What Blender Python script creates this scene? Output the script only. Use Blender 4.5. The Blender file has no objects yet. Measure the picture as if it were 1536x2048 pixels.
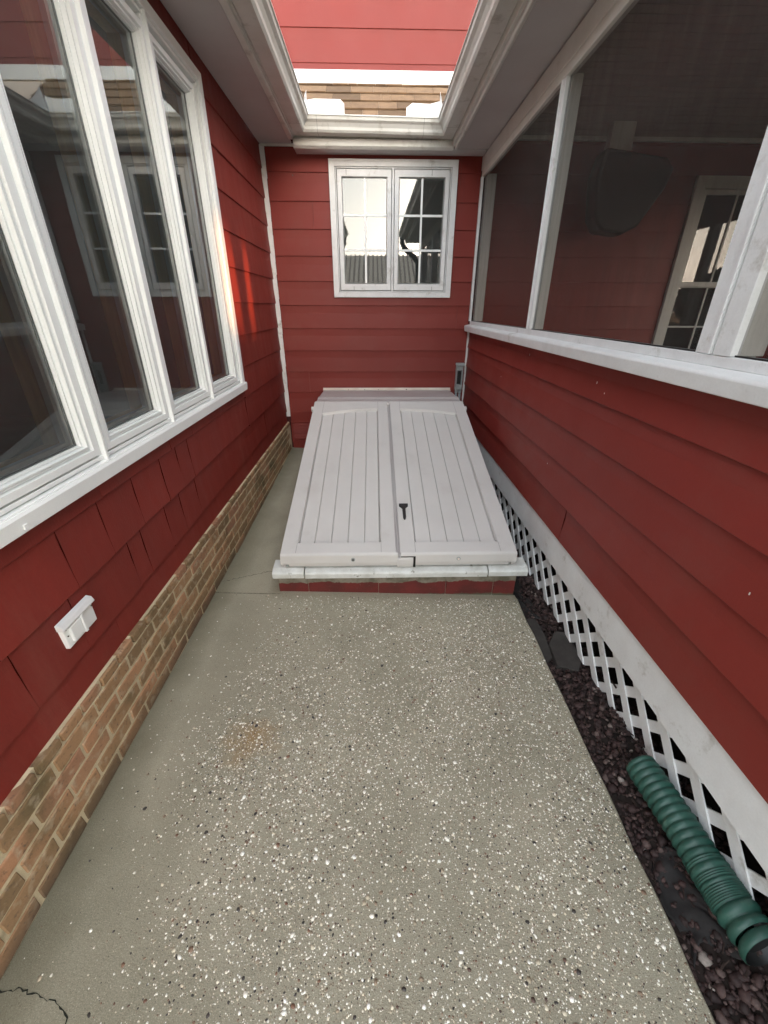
import bpy, bmesh, math, random
import numpy as np
from mathutils import Vector, Matrix
random.seed(7)
rng = np.random.default_rng(11)
sc = bpy.context.scene
COL = sc.collection
PI = math.pi

# ------------------------------------------------------------------ camera
cam_d = bpy.data.cameras.new('camera')
cam = bpy.data.objects.new('camera', cam_d)
COL.objects.link(cam)
sc.camera = cam
cam_d.sensor_fit = 'HORIZONTAL'
cam_d.sensor_width = 36.0
cam_d.lens = 818.13 / 1536 * 36.0
cam_d.clip_start = 0.02
cam_d.clip_end = 600
_p, _y, _r = math.radians(26.532), math.radians(1.4497), math.radians(0.2)
_f = Vector((math.sin(_y) * math.cos(_p), math.cos(_y) * math.cos(_p), -math.sin(_p)))
_rt = Vector((math.cos(_y), -math.sin(_y), 0))
_up = _rt.cross(_f)
_c, _s = math.cos(_r), math.sin(_r)
_rt, _up = _c * _rt + _s * _up, _c * _up - _s * _rt
cam.matrix_world = Matrix(((_rt.x, _up.x, -_f.x, 0), (_rt.y, _up.y, -_f.y, 0), (_rt.z, _up.z, -_f.z, 1.6), (0, 0, 0, 1)))

# ------------------------------------------------------------------ light
SUN_EL, SUN_ROT = math.radians(4.0), math.radians(155.3)
SKY_STRENGTH, SUN_STRENGTH, EXPOSURE = 0.15, 1.2, 4.5
world = bpy.data.worlds.new('World')
sc.world = world
world.use_nodes = True
wn = world.node_tree
wn.nodes.clear()
_sky = wn.nodes.new('ShaderNodeTexSky')
_sky.sky_type = 'NISHITA'
_sky.sun_disc = False
_sky.sun_elevation = SUN_EL
_sky.sun_rotation = SUN_ROT
_sky.air_density = 1.0
_sky.dust_density = 3.0
_sky.ozone_density = 1.0
_hs = wn.nodes.new('ShaderNodeHueSaturation')
_hs.inputs['Saturation'].default_value = 0.42
_bg = wn.nodes.new('ShaderNodeBackground')
_bg.inputs['Strength'].default_value = SKY_STRENGTH
_wo = wn.nodes.new('ShaderNodeOutputWorld')
wn.links.new(_sky.outputs[0], _hs.inputs['Color'])
# thin even cloud veil over the clear-sky colour
_veil = wn.nodes.new('ShaderNodeMix')
_veil.data_type = 'RGBA'
_veil.inputs[0].default_value = 0.62
_veil.inputs[7].default_value = (0.86, 0.93, 1.0, 1)
wn.links.new(_hs.outputs[0], _veil.inputs[6])
wn.links.new(_veil.outputs[2], _bg.inputs['Color'])
wn.links.new(_bg.outputs[0], _wo.inputs['Surface'])
_sd = bpy.data.lights.new('sun', 'SUN')
_sd.energy = SUN_STRENGTH
_sd.angle = math.radians(0.8)
_sd.color = (1.0, 0.42, 0.16)
sun = bpy.data.objects.new('sun', _sd)
COL.objects.link(sun)
_to = Vector((math.sin(SUN_ROT) * math.cos(SUN_EL), math.cos(SUN_ROT) * math.cos(SUN_EL), math.sin(SUN_EL)))
sun.rotation_euler = _to.to_track_quat('Z', 'Y').to_euler()
sun.location = _to * 30
sc.view_settings.view_transform = 'Standard'
sc.view_settings.look = 'None'
sc.view_settings.gamma = 1.0
sc.view_settings.exposure = EXPOSURE
sc.view_settings.use_curve_mapping = False
sc.cycles.max_bounces = 10
sc.cycles.diffuse_bounces = 6
sc.cycles.glossy_bounces = 6
sc.cycles.transparent_max_bounces = 16
sc.cycles.transmission_bounces = 6

# ------------------------------------------------------------------ materials
def mat(name, col, rough=0.6, col2=None, nscale=4.0, namt=0.5, fine=0.0, fscale=250.0,
        bump=0.0, bscale=300.0, objvar=0.0, spec=0.5, metal=0.0, stretch=None, dirt=None, dscale=2.0, dlo=0.55, dhi=0.75, rvar=0.25):
    """principled material: two-tone large noise, fine grain, per-object value shift, blotchy dirt, bump"""
    m = bpy.data.materials.new(name)
    m.use_nodes = True
    nt = m.node_tree
    N, L = nt.nodes, nt.links
    b = N['Principled BSDF']
    b.inputs['Roughness'].default_value = rough
    b.inputs['Specular IOR Level'].default_value = spec
    b.inputs['Metallic'].default_value = metal
    geo = N.new('ShaderNodeNewGeometry')
    pos = geo.outputs['Position']
    if stretch:
        mp = N.new('ShaderNodeMapping')
        mp.inputs['Scale'].default_value = stretch
        L.new(pos, mp.inputs['Vector'])
        pos = mp.outputs[0]
    oi = N.new('ShaderNodeObjectInfo')
    def noise(scale, detail=4.0, rgh=0.6, vec=pos):
        n = N.new('ShaderNodeTexNoise')
        n.inputs['Scale'].default_value = scale
        n.inputs['Detail'].default_value = detail
        n.inputs['Roughness'].default_value = rgh
        L.new(vec, n.inputs['Vector'])
        return n.outputs['Fac']
    def ramp(src, lo, hi):
        r = N.new('ShaderNodeMapRange')
        r.inputs['From Min'].default_value = lo
        r.inputs['From Max'].default_value = hi
        L.new(src, r.inputs['Value'])
        return r.outputs[0]
    def mix(a, bb, fac, mode='MIX'):
        x = N.new('ShaderNodeMix')
        x.data_type = 'RGBA'
        x.blend_type = mode
        for i, v in ((6, a), (7, bb)):
            if isinstance(v, tuple):
                x.inputs[i].default_value = (*v, 1)
            else:
                L.new(v, x.inputs[i])
        if isinstance(fac, float):
            x.inputs[0].default_value = fac
        else:
            L.new(fac, x.inputs[0])
        return x.outputs[2]
    def math_(op, a, bb=None):
        x = N.new('ShaderNodeMath')
        x.operation = op
        for i, v in ((0, a), (1, bb)):
            if v is None: continue
            if isinstance(v, (int, float)): x.inputs[i].default_value = v
            else: L.new(v, x.inputs[i])
        return x.outputs[0]
    c2 = col2 if col2 else tuple(v * (1 - 0.35 * namt) for v in col)
    out = mix(col, c2, ramp(noise(nscale), 0.3, 0.7))
    if dirt:
        out = mix(out, dirt, ramp(noise(dscale, 8.0, 0.7), dlo, dhi))
    v = None
    if objvar:
        v = math_('MULTIPLY_ADD', oi.outputs['Random'], objvar * 2)
        N.active = None
        v.node.inputs[2].default_value = 1 - objvar
    if fine:
        f = math_('MULTIPLY_ADD', noise(fscale, 2.0, 0.5, geo.outputs['Position']), fine * 2)
        f.node.inputs[2].default_value = 1 - fine
        v = math_('MULTIPLY', v, f) if v is not None else f
    if v is not None:
        hs = N.new('ShaderNodeHueSaturation')
        L.new(out, hs.inputs['Color'])
        L.new(v, hs.inputs['Value'])
        out = hs.outputs[0]
    L.new(out, b.inputs['Base Color'])
    rr = math_('MULTIPLY_ADD', noise(nscale * 3), rvar)
    rr.node.inputs[2].default_value = rough - rvar / 2
    L.new(rr, b.inputs['Roughness'])
    if bump:
        bp = N.new('ShaderNodeBump')
        bp.inputs['Strength'].default_value = bump
        bp.inputs['Distance'].default_value = 0.002
        L.new(noise(bscale, 5.0), bp.inputs['Height'])
        L.new(bp.outputs[0], b.inputs['Normal'])
    m['b'] = 1
    return m

RED = (0.212, 0.027, 0.020)
M = {}
M['red'] = mat('red_paint', RED, 0.50, (0.195, 0.025, 0.018), 1.6, 0.5, 0.05, 180, 0.25, 90, 0.05, 0.35, stretch=(1, 1, 1), dirt=(0.21, 0.050, 0.038), dscale=1.1, dlo=0.5, dhi=0.8)
M['red_old'] = mat('weathered_red_paint', (0.208, 0.026, 0.018), 0.6, (0.18, 0.023, 0.016), 2.2, 0.6, 0.08, 160, 0.45, 60, 0.09, 0.3, stretch=(3, 3, 0.7), dirt=(0.22, 0.055, 0.040), dscale=1.4, dlo=0.55, dhi=0.85)
M['red_dark'] = mat('red_backing', (0.06, 0.008, 0.006), 0.8)
M['white'] = mat('white_paint', (0.74, 0.75, 0.74), 0.45, (0.66, 0.67, 0.66), 6, 0.4, 0.04, 200, 0.15, 120, 0.02, dirt=(0.5, 0.48, 0.42), dscale=5, dlo=0.62, dhi=0.85)
M['white_clean'] = mat('white_vinyl', (0.88, 0.90, 0.88), 0.35, (0.82, 0.84, 0.83), 3, 0.4, 0.05, 300, 0.06, 150)
M['white_old'] = mat('old_white_paint', (0.78, 0.79, 0.785), 0.5, (0.70, 0.70, 0.69), 8, 0.5, 0.06, 150, 0.3, 80, 0.03, dirt=(0.30, 0.27, 0.21), dscale=7, dlo=0.58, dhi=0.8)
M['white_mold'] = mat('mildewed_white_wood', (0.78, 0.81, 0.79), 0.6, (0.55, 0.56, 0.52), 9, 0.5, 0.08, 200, 0.4, 90, 0.03, dirt=(0.13, 0.13, 0.07), dscale=17, dlo=0.605, dhi=0.70)
M['soffit'] = mat('soffit_paint', (0.50, 0.48, 0.47), 0.6, (0.45, 0.42, 0.41), 2, 0.5, 0.05, 200, 0.1, 200)
M['gutter'] = mat('gutter_metal', (0.66, 0.66, 0.62), 0.38, (0.58, 0.57, 0.52), 5, 0.5, 0.05, 300, 0.05, 60, dirt=(0.30, 0.28, 0.23), dscale=9, dlo=0.55, dhi=0.8)
M['plastic'] = mat('beige_plastic', (0.65, 0.635, 0.61), 0.5, (0.61, 0.595, 0.57), 3, 0.3, 0.03, 500, 0.25, 900, 0.0, dirt=(0.52, 0.49, 0.46), dscale=3, dlo=0.6, dhi=0.9)
M['plastic_cap'] = mat('beige_cap_plastic', (0.55, 0.53, 0.515), 0.34, (0.47, 0.43, 0.42), 3, 0.3, 0.03, 500, 0.03, 300, rvar=0.02)
M['alu'] = mat('aluminium', (0.86, 0.82, 0.74), 0.35, (0.74, 0.62, 0.54), 8, 0.5, 0.03, 300, metal=0.1)
M['seam'] = mat('seam_grey', (0.30, 0.285, 0.28), 0.7)
M['black'] = mat('black_plastic', (0.012, 0.013, 0.013), 0.45)
M['dark'] = mat('dark_void', (0.008, 0.007, 0.006), 0.9)
M['room'] = mat('dim_room', (0.12, 0.125, 0.11), 0.9)
M['room_wall'] = mat('dim_room_wall', (0.05, 0.047, 0.04), 0.9)
M['room_shade'] = mat('room_furniture', (0.10, 0.09, 0.075), 0.9)
M['curtain'] = mat('grey_curtain', (0.22, 0.23, 0.21), 0.9, (0.12, 0.12, 0.11), 14, 1.0, stretch=(1, 1, 0.03))
M['oak'] = mat('oak_jamb', (0.62, 0.40, 0.15), 0.5, (0.45, 0.28, 0.10), 12, 0.8, 0.1, 200, stretch=(6, 6, 0.5))
M['mortar'] = mat('mortar', (0.66, 0.57, 0.38), 0.95, (0.50, 0.42, 0.27), 9, 0.6, 0.15, 180, 0.6, 120, dirt=(0.10, 0.085, 0.05), dscale=3, dlo=0.55, dhi=0.75)
M['conduit'] = mat('grey_conduit', (0.30, 0.32, 0.33), 0.5)
M['metal_grey'] = mat('grey_cast_metal', (0.36, 0.40, 0.40), 0.45, (0.28, 0.31, 0.31), 30, 0.5, 0.05)
M['pipe'] = mat('green_plastic', (0.018, 0.070, 0.052), 0.42, (0.026, 0.092, 0.070), 14, 0.5, 0.08, 220, 0.2, 70, dirt=(0.10, 0.17, 0.13), dscale=13, dlo=0.56, dhi=0.82)
M['bed'] = mat('bed_soil', (0.024, 0.014, 0.011), 0.95, (0.012, 0.008, 0.006), 10, 0.6, 0.2, 150, 0.8, 60)
M['fabric'] = mat('landscape_fabric', (0.022, 0.020, 0.019), 0.85, (0.014, 0.012, 0.012), 20, 0.5, 0.15, 600, 0.3, 400)
M['flagstone'] = mat('flagstone', (0.050, 0.044, 0.039), 0.85, (0.030, 0.026, 0.023), 14, 0.6, 0.1, 200, 0.6, 70)
M['crack'] = mat('crack_shadow', (0.018, 0.02, 0.014), 1.0)
M['screw'] = mat('screw_steel', (0.16, 0.15, 0.14), 0.5, metal=0.6)
M['lawn'] = mat('lawn_ground', (0.05, 0.075, 0.025), 1.0, (0.07, 0.08, 0.035), 2)
M['barn'] = mat('tan_wall', (0.45, 0.38, 0.30), 0.8)
M['barn_roof'] = mat('ribbed_roof_metal', (0.80, 0.68, 0.55), 0.5, (0.72, 0.60, 0.48), 3)
M['rib'] = mat('roof_rib_shadow', (0.30, 0.24, 0.19), 0.6)
M['house_grey'] = mat('grey_siding_far', (0.22, 0.22, 0.21), 0.8)  # for the unseen blocks added to narrow the sun
M['leaf'] = mat('evergreen_leaf', (0.03, 0.05, 0.018), 0.7, (0.05, 0.07, 0.03), 3, objvar=0.1)
M['bark'] = mat('bark', (0.08, 0.06, 0.045), 0.9)
M['porch_ceiling'] = mat('porch_ceiling_paint', (0.30, 0.27, 0.24), 0.6, (0.25, 0.22, 0.20), 3, 0.4, 0.06, 200)
M['porch_floor'] = mat('porch_floor_boards', (0.16, 0.14, 0.12), 0.7)
M['cream'] = mat('cream_trim', (0.66, 0.645, 0.60), 0.6, (0.58, 0.565, 0.52), 5, 0.4, 0.05, 200, 0.2, 90, dirt=(0.30, 0.26, 0.20), dscale=6, dlo=0.62, dhi=0.85)
M['mulch'] = mat('mulch_chips', (0.035, 0.020, 0.015), 0.9)
M['green_cloth'] = mat('dark_green_cover', (0.004, 0.007, 0.006), 0.5, (0.008, 0.014, 0.012), 5)

def gravel_mat(name, pairs, rough=0.75, bump=0.3):
    m = bpy.data.materials.new(name)
    m.use_nodes = True
    nt = m.node_tree
    b = nt.nodes['Principled BSDF']
    b.inputs['Roughness'].default_value = rough
    a = nt.nodes.new('ShaderNodeAttribute')
    a.attribute_name = 'tone'
    r = nt.nodes.new('ShaderNodeValToRGB')
    r.color_ramp.interpolation = 'LINEAR'
    els = r.color_ramp.elements
    els[0].position, els[0].color = pairs[0][0], (*pairs[0][1], 1)
    els[1].position, els[1].color = pairs[-1][0], (*pairs[-1][1], 1)
    for p, c in pairs[1:-1]:
        e = els.new(p); e.color = (*c, 1)
    nt.links.new(a.outputs['Fac'], r.inputs['Fac'])
    n = nt.nodes.new('ShaderNodeTexNoise')
    n.inputs['Scale'].default_value = 160
    g = nt.nodes.new('ShaderNodeNewGeometry')
    nt.links.new(g.outputs['Position'], n.inputs['Vector'])
    mx = nt.nodes.new('ShaderNodeMix'); mx.data_type = 'RGBA'; mx.blend_type = 'MULTIPLY'
    mx.inputs[0].default_value = 0.6
    nt.links.new(r.outputs[0], mx.inputs[6]); nt.links.new(n.outputs['Fac'], mx.inputs[7])
    hs = nt.nodes.new('ShaderNodeHueSaturation'); hs.inputs['Value'].default_value = 1.45
    nt.links.new(mx.outputs[2], hs.inputs['Color'])
    nt.links.new(hs.outputs[0], b.inputs['Base Color'])
    return m
M['gravel'] = gravel_mat('river_gravel', [(0.0, (0.018, 0.009, 0.008)), (0.5, (0.042, 0.021, 0.019)), (0.85, (0.072, 0.042, 0.037)), (0.96, (0.11, 0.075, 0.066)), (1.0, (0.30, 0.26, 0.23))])
M['pebble'] = gravel_mat('aggregate_pebbles', [(0.0, (0.035, 0.03, 0.025)), (0.10, (0.06, 0.05, 0.045)), (0.16, (0.20, 0.10, 0.06)), (0.26, (0.28, 0.22, 0.15)), (0.42, (0.50, 0.44, 0.32)), (0.60, (0.70, 0.64, 0.50)), (0.72, (0.90, 0.87, 0.76)), (1.0, (0.98, 0.97, 0.90))], 0.35)

def brick_mat():
    m = bpy.data.materials.new('tan_brick')
    m.use_nodes = True
    nt = m.node_tree; N = nt.nodes; L = nt.links
    b = N['Principled BSDF']; b.inputs['Roughness'].default_value = 0.9
    oi = N.new('ShaderNodeObjectInfo')
    r = N.new('ShaderNodeValToRGB')
    e = r.color_ramp.elements
    e[0].position = 0; e[0].color = (0.22, 0.145, 0.072, 1)
    e[1].position = 1; e[1].color = (0.44, 0.22, 0.115, 1)
    for p, c in ((0.25, (0.29, 0.18, 0.09)), (0.5, (0.36, 0.21, 0.105)), (0.75, (0.33, 0.17, 0.095)), (0.9, (0.42, 0.25, 0.13))):
        k = e.new(p); k.color = (*c, 1)
    L.new(oi.outputs['Random'], r.inputs['Fac'])
    g = N.new('ShaderNodeNewGeometry')
    def nz(s, d=5):
        n = N.new('ShaderNodeTexNoise'); n.inputs['Scale'].default_value = s; n.inputs['Detail'].default_value = d
        L.new(g.outputs['Position'], n.inputs['Vector']); return n.outputs['Fac']
    def mr(s, a, bb):
        x = N.new('ShaderNodeMapRange'); x.inputs['From Min'].default_value = a; x.inputs['From Max'].default_value = bb
        L.new(s, x.inputs['Value']); return x.outputs[0]
    def mx(a, c, f):
        x = N.new('ShaderNodeMix'); x.data_type = 'RGBA'
        L.new(a, x.inputs[6]); x.inputs[7].default_value = (*c, 1); L.new(f, x.inputs[0]); return x.outputs[2]
    c = mx(r.outputs[0], (0.13, 0.10, 0.045), mr(nz(5), 0.5, 0.72))         # olive algae blotches
    c = mx(c, (0.50, 0.42, 0.29), mr(nz(26), 0.54, 0.80))                    # mortar smears
    c = mx(c, (0.10, 0.07, 0.045), mr(nz(70), 0.58, 0.75))
    # damp dark foot of the wall: real wear, in a band above the paving
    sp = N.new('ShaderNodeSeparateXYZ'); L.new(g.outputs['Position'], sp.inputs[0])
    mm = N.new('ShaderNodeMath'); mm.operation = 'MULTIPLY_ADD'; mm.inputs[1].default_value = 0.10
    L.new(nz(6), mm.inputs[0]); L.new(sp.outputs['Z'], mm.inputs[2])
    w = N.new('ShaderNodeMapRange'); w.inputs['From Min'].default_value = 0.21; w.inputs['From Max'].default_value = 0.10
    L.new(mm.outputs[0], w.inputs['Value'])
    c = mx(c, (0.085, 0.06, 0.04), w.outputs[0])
    L.new(c, b.inputs['Base Color'])
    bp = N.new('ShaderNodeBump'); bp.inputs['Strength'].default_value = 0.7; bp.inputs['Distance'].default_value = 0.003
    L.new(nz(110, 6), bp.inputs['Height']); L.new(bp.outputs[0], b.inputs['Normal'])
    return m
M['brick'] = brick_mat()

def concrete_mat(name, aggregate=True):
    m = bpy.data.materials.new(name)
    m.use_nodes = True
    nt = m.node_tree; N = nt.nodes; L = nt.links
    b = N['Principled BSDF']; b.inputs['Roughness'].default_value = 0.82
    g = N.new('ShaderNodeNewGeometry'); P = g.outputs['Position']
    def nz(s, d=5, r=0.6):
        n = N.new('ShaderNodeTexNoise'); n.inputs['Scale'].default_value = s; n.inputs['Detail'].default_value = d
        n.inputs['Roughness'].default_value = r
        L.new(P, n.inputs['Vector']); return n.outputs['Fac']
    def mr(s, a, bb, t0=0.0, t1=1.0):
        x = N.new('ShaderNodeMapRange'); x.inputs['From Min'].default_value = a; x.inputs['From Max'].default_value = bb
        x.inputs['To Min'].default_value = t0; x.inputs['To Max'].default_value = t1
        L.new(s, x.inputs['Value']); return x.outputs[0]
    def mx(a, c, f):
        x = N.new('ShaderNodeMix'); x.data_type = 'RGBA'
        for i, v in ((6, a), (7, c)):
            if isinstance(v, tuple): x.inputs[i].default_value = (*v, 1)
            else: L.new(v, x.inputs[i])
        if isinstance(f, float): x.inputs[0].default_value = f
        else: L.new(f, x.inputs[0])
        return x.outputs[2]
    def mul(a, bb):
        x = N.new('ShaderNodeMath'); x.operation = 'MULTIPLY'
        for i, v in ((0, a), (1, bb)):
            if isinstance(v, float): x.inputs[i].default_value = v
            else: L.new(v, x.inputs[i])
        return x.outputs[0]
    c = mx((0.405, 0.375, 0.280), (0.315, 0.292, 0.215), mr(nz(2.2), 0.35, 0.68))
    c = mx(c, (0.25, 0.24, 0.165), mul(mr(nz(1.1, 3), 0.50, 0.72), 0.6))
    c = mx(c, (0.60, 0.56, 0.43), mul(mr(nz(360, 3, 0.8), 0.52, 0.70), 0.75))
    c = mx(c, (0.11, 0.10, 0.07), mul(mr(nz(290, 3, 0.8), 0.56, 0.70), 0.75))
    sp = N.new('ShaderNodeSeparateXYZ'); L.new(P, sp.inputs[0])
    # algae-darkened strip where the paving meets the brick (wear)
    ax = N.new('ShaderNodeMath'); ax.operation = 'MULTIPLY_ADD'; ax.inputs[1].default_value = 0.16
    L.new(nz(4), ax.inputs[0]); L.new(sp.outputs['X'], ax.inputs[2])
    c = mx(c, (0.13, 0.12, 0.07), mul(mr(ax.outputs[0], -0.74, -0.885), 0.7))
    if aggregate:
        # fine seed-stone flecks in the cement, denser where the surface is washed out
        for sc_, lo, col, am in ((170, 0.20, (0.62, 0.58, 0.47), 0.85), (120, 0.16, (0.16, 0.10, 0.07), 0.8), (230, 0.22, (0.50, 0.42, 0.30), 0.8)):
            v = N.new('ShaderNodeTexVoronoi'); v.inputs['Scale'].default_value = sc_
            L.new(P, v.inputs['Vector'])
            rnd = N.new('ShaderNodeSeparateColor'); L.new(v.outputs['Color'], rnd.inputs[0])
            keep = mr(rnd.outputs[0], 0.72, 0.75)
            dot = mr(v.outputs['Distance'], lo + 0.10, lo)
            wash = mr(sp.outputs['X'], -0.78, -0.35)
            c = mx(c, col, mul(mul(mul(dot, keep), wash), am))
        # rust bloom on the washed patch
        vd = N.new('ShaderNodeVectorMath'); vd.operation = 'DISTANCE'
        vd.inputs[1].default_value = (-0.50, 1.07, 0.05)
        L.new(P, vd.inputs[0])
        sm = N.new('ShaderNodeMath'); sm.operation = 'MULTIPLY_ADD'; sm.inputs[1].default_value = 0.22
        L.new(nz(14), sm.inputs[0]); L.new(vd.outputs['Value'], sm.inputs[2])
        c = mx(c, (0.36, 0.22, 0.085), mul(mr(sm.outputs[0], 0.24, 0.10), 0.8))
    L.new(c, b.inputs['Base Color'])
    bp = N.new('ShaderNodeBump'); bp.inputs['Strength'].default_value = 1.0; bp.inputs['Distance'].default_value = 0.004
    L.new(nz(200, 6, 0.8), bp.inputs['Height']); L.new(bp.outputs[0], b.inputs['Normal'])
    return m
M['aggregate'] = concrete_mat('exposed_aggregate_concrete', True)
M['concrete'] = concrete_mat('plain_concrete', False)
M['block'] = mat('grey_block', (0.26, 0.24, 0.185), 0.9, (0.17, 0.155, 0.11), 10, 0.5, 0.2, 120, 0.8, 90, dirt=(0.07, 0.065, 0.035), dscale=12, dlo=0.55, dhi=0.75)

def curb_mat():
    """block curb: red paint below a ragged line, bare grey block above"""
    m = bpy.data.materials.new('half_painted_block')
    m.use_nodes = True
    nt = m.node_tree; N = nt.nodes; L = nt.links
    b = N['Principled BSDF']; b.inputs['Roughness'].default_value = 0.85
    g = N.new('ShaderNodeNewGeometry'); P = g.outputs['Position']
    def nz(s, d=5):
        n = N.new('ShaderNodeTexNoise'); n.inputs['Scale'].default_value = s; n.inputs['Detail'].default_value = d
        L.new(P, n.inputs['Vector']); return n.outputs['Fac']
    def mr(s, a, bb):
        x = N.new('ShaderNodeMapRange'); x.inputs['From Min'].default_value = a; x.inputs['From Max'].default_value = bb
        L.new(s, x.inputs['Value']); return x.outputs[0]
    def mx(a, c, f):
        x = N.new('ShaderNodeMix'); x.data_type = 'RGBA'
        for i, v in ((6, a), (7, c)):
            if isinstance(v, tuple): x.inputs[i].default_value = (*v, 1)
            else: L.new(v, x.inputs[i])
        L.new(f, x.inputs[0]); return x.outputs[2]
    sp = N.new('ShaderNodeSeparateXYZ'); L.new(P, sp.inputs[0])
    s = N.new('ShaderNodeMath'); s.operation = 'MULTIPLY_ADD'; s.inputs[1].default_value = 0.055
    L.new(nz(13, 4), s.inputs[0]); L.new(sp.outputs['Z'], s.inputs[2])
    grey = mx((0.25, 0.23, 0.18), (0.13, 0.12, 0.085), mr(nz(20), 0.4, 0.65))
    red = mx((0.15, 0.022, 0.018), (0.10, 0.02, 0.016), mr(nz(9), 0.4, 0.65))
    red = mx(red, (0.17, 0.10, 0.08), mr(nz(60), 0.66, 0.8))
    c = mx(red, grey, mr(s.outputs[0], 0.139, 0.143))
    s2 = N.new('ShaderNodeMath'); s2.operation = 'MULTIPLY_ADD'; s2.inputs[1].default_value = -0.05
    L.new(nz(18, 4), s2.inputs[0]); L.new(sp.outputs['Z'], s2.inputs[2])
    c = mx(c, (0.10, 0.095, 0.06), mr(s2.outputs[0], 0.0, -0.012))
    L.new(c, b.inputs['Base Color'])
    bp = N.new('ShaderNodeBump'); bp.inputs['Strength'].default_value = 0.8; bp.inputs['Distance'].default_value = 0.003
    L.new(nz(120, 6), bp.inputs['Height']); L.new(bp.outputs[0], b.inputs['Normal'])
    return m
M['curb'] = curb_mat()

def shingle_mat():
    m = mat('asphalt_shingle', (0.21, 0.135, 0.075), 0.95, (0.15, 0.095, 0.055), 12, 0.6, 0.35, 500, 0.8, 400, 0.35)
    return m
M['shingle'] = shingle_mat()

def glass_mat(name, base, tint=(0.75, 0.80, 0.78), haze=0.045):
    m = bpy.data.materials.new(name)
    m.use_nodes = True
    nt = m.node_tree; N = nt.nodes; L = nt.links
    N.clear()
    o = N.new('ShaderNodeOutputMaterial')
    t = N.new('ShaderNodeBsdfTransparent'); t.inputs[0].default_value = (*tint, 1)
    gl = N.new('ShaderNodeBsdfGlossy'); gl.inputs['Roughness'].default_value = 0.01
    gl.inputs[0].default_value = (0.95, 0.98, 0.97, 1)
    fr = N.new('ShaderNodeFresnel'); fr.inputs['IOR'].default_value = 1.5
    a = N.new('ShaderNodeMath'); a.operation = 'MULTIPLY_ADD'; a.use_clamp = True
    a.inputs[1].default_value = 1.15; a.inputs[2].default_value = base
    L.new(fr.outputs[0], a.inputs[0])
    # faint waviness of the pane
    g = N.new('ShaderNodeNewGeometry'); n = N.new('ShaderNodeTexNoise'); n.inputs['Scale'].default_value = 2.0; n.inputs['Detail'].default_value = 1
    L.new(g.outputs['Position'], n.inputs['Vector'])
    bp = N.new('ShaderNodeBump'); bp.inputs['Strength'].default_value = 0.05; bp.inputs['Distance'].default_value = 0.01
    L.new(n.outputs['Fac'], bp.inputs['Height']); L.new(bp.outputs[0], gl.inputs['Normal'])
    mx = N.new('ShaderNodeMixShader')
    L.new(a.outputs[0], mx.inputs[0]); L.new(t.outputs[0], mx.inputs[1]); L.new(gl.outputs[0], mx.inputs[2])
    # dusty diffuse film, added to put a pale haze into the pane
    df = N.new('ShaderNodeBsdfDiffuse'); df.inputs[0].default_value = (0.55, 0.60, 0.58, 1)
    m2 = N.new('ShaderNodeMixShader'); m2.inputs[0].default_value = haze
    L.new(mx.outputs[0], m2.inputs[1]); L.new(df.outputs[0], m2.inputs[2])
    L.new(m2.outputs[0], o.inputs[0])
    return m
M['glass'] = glass_mat('window_glass', 0.045, (0.9, 0.95, 0.93))
M['glass_porch'] = glass_mat('porch_window_glass', 0.0, (0.5, 0.55, 0.53))
M['glass_bright'] = glass_mat('coated_window_glass', 0.06, (0.5, 0.55, 0.53))

def screen_mat():
    m = bpy.data.materials.new('insect_screen')
    m.use_nodes = True
    nt = m.node_tree; N = nt.nodes; L = nt.links
    N.clear()
    o = N.new('ShaderNodeOutputMaterial')
    t = N.new('ShaderNodeBsdfTransparent')
    d = N.new('ShaderNodeBsdfPrincipled'); d.inputs['Base Color'].default_value = (0.022, 0.021, 0.019, 1); d.inputs['Roughness'].default_value = 0.5
    g = N.new('ShaderNodeNewGeometry')
    mp = N.new('ShaderNodeMapping'); mp.inputs['Scale'].default_value = (1, 3.0, 0.35)
    L.new(g.outputs['Position'], mp.inputs[0])
    n = N.new('ShaderNodeTexNoise'); n.inputs['Scale'].default_value = 5; n.inputs['Detail'].default_value = 8; n.inputs['Roughness'].default_value = 0.75
    L.new(mp.outputs[0], n.inputs['Vector'])
    r = N.new('ShaderNodeMapRange'); r.inputs['From Min'].default_value = 0.35; r.inputs['From Max'].default_value = 0.75
    r.inputs['To Min'].default_value = 0.42; r.inputs['To Max'].default_value = 0.60
    L.new(n.outputs['Fac'], r.inputs['Value'])
    mx = N.new('ShaderNodeMixShader')
    L.new(r.outputs[0], mx.inputs[0]); L.new(t.outputs[0], mx.inputs[1]); L.new(d.outputs[0], mx.inputs[2])
    L.new(mx.outputs[0], o.inputs[0])
    return m
M['screen'] = screen_mat()

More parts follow.
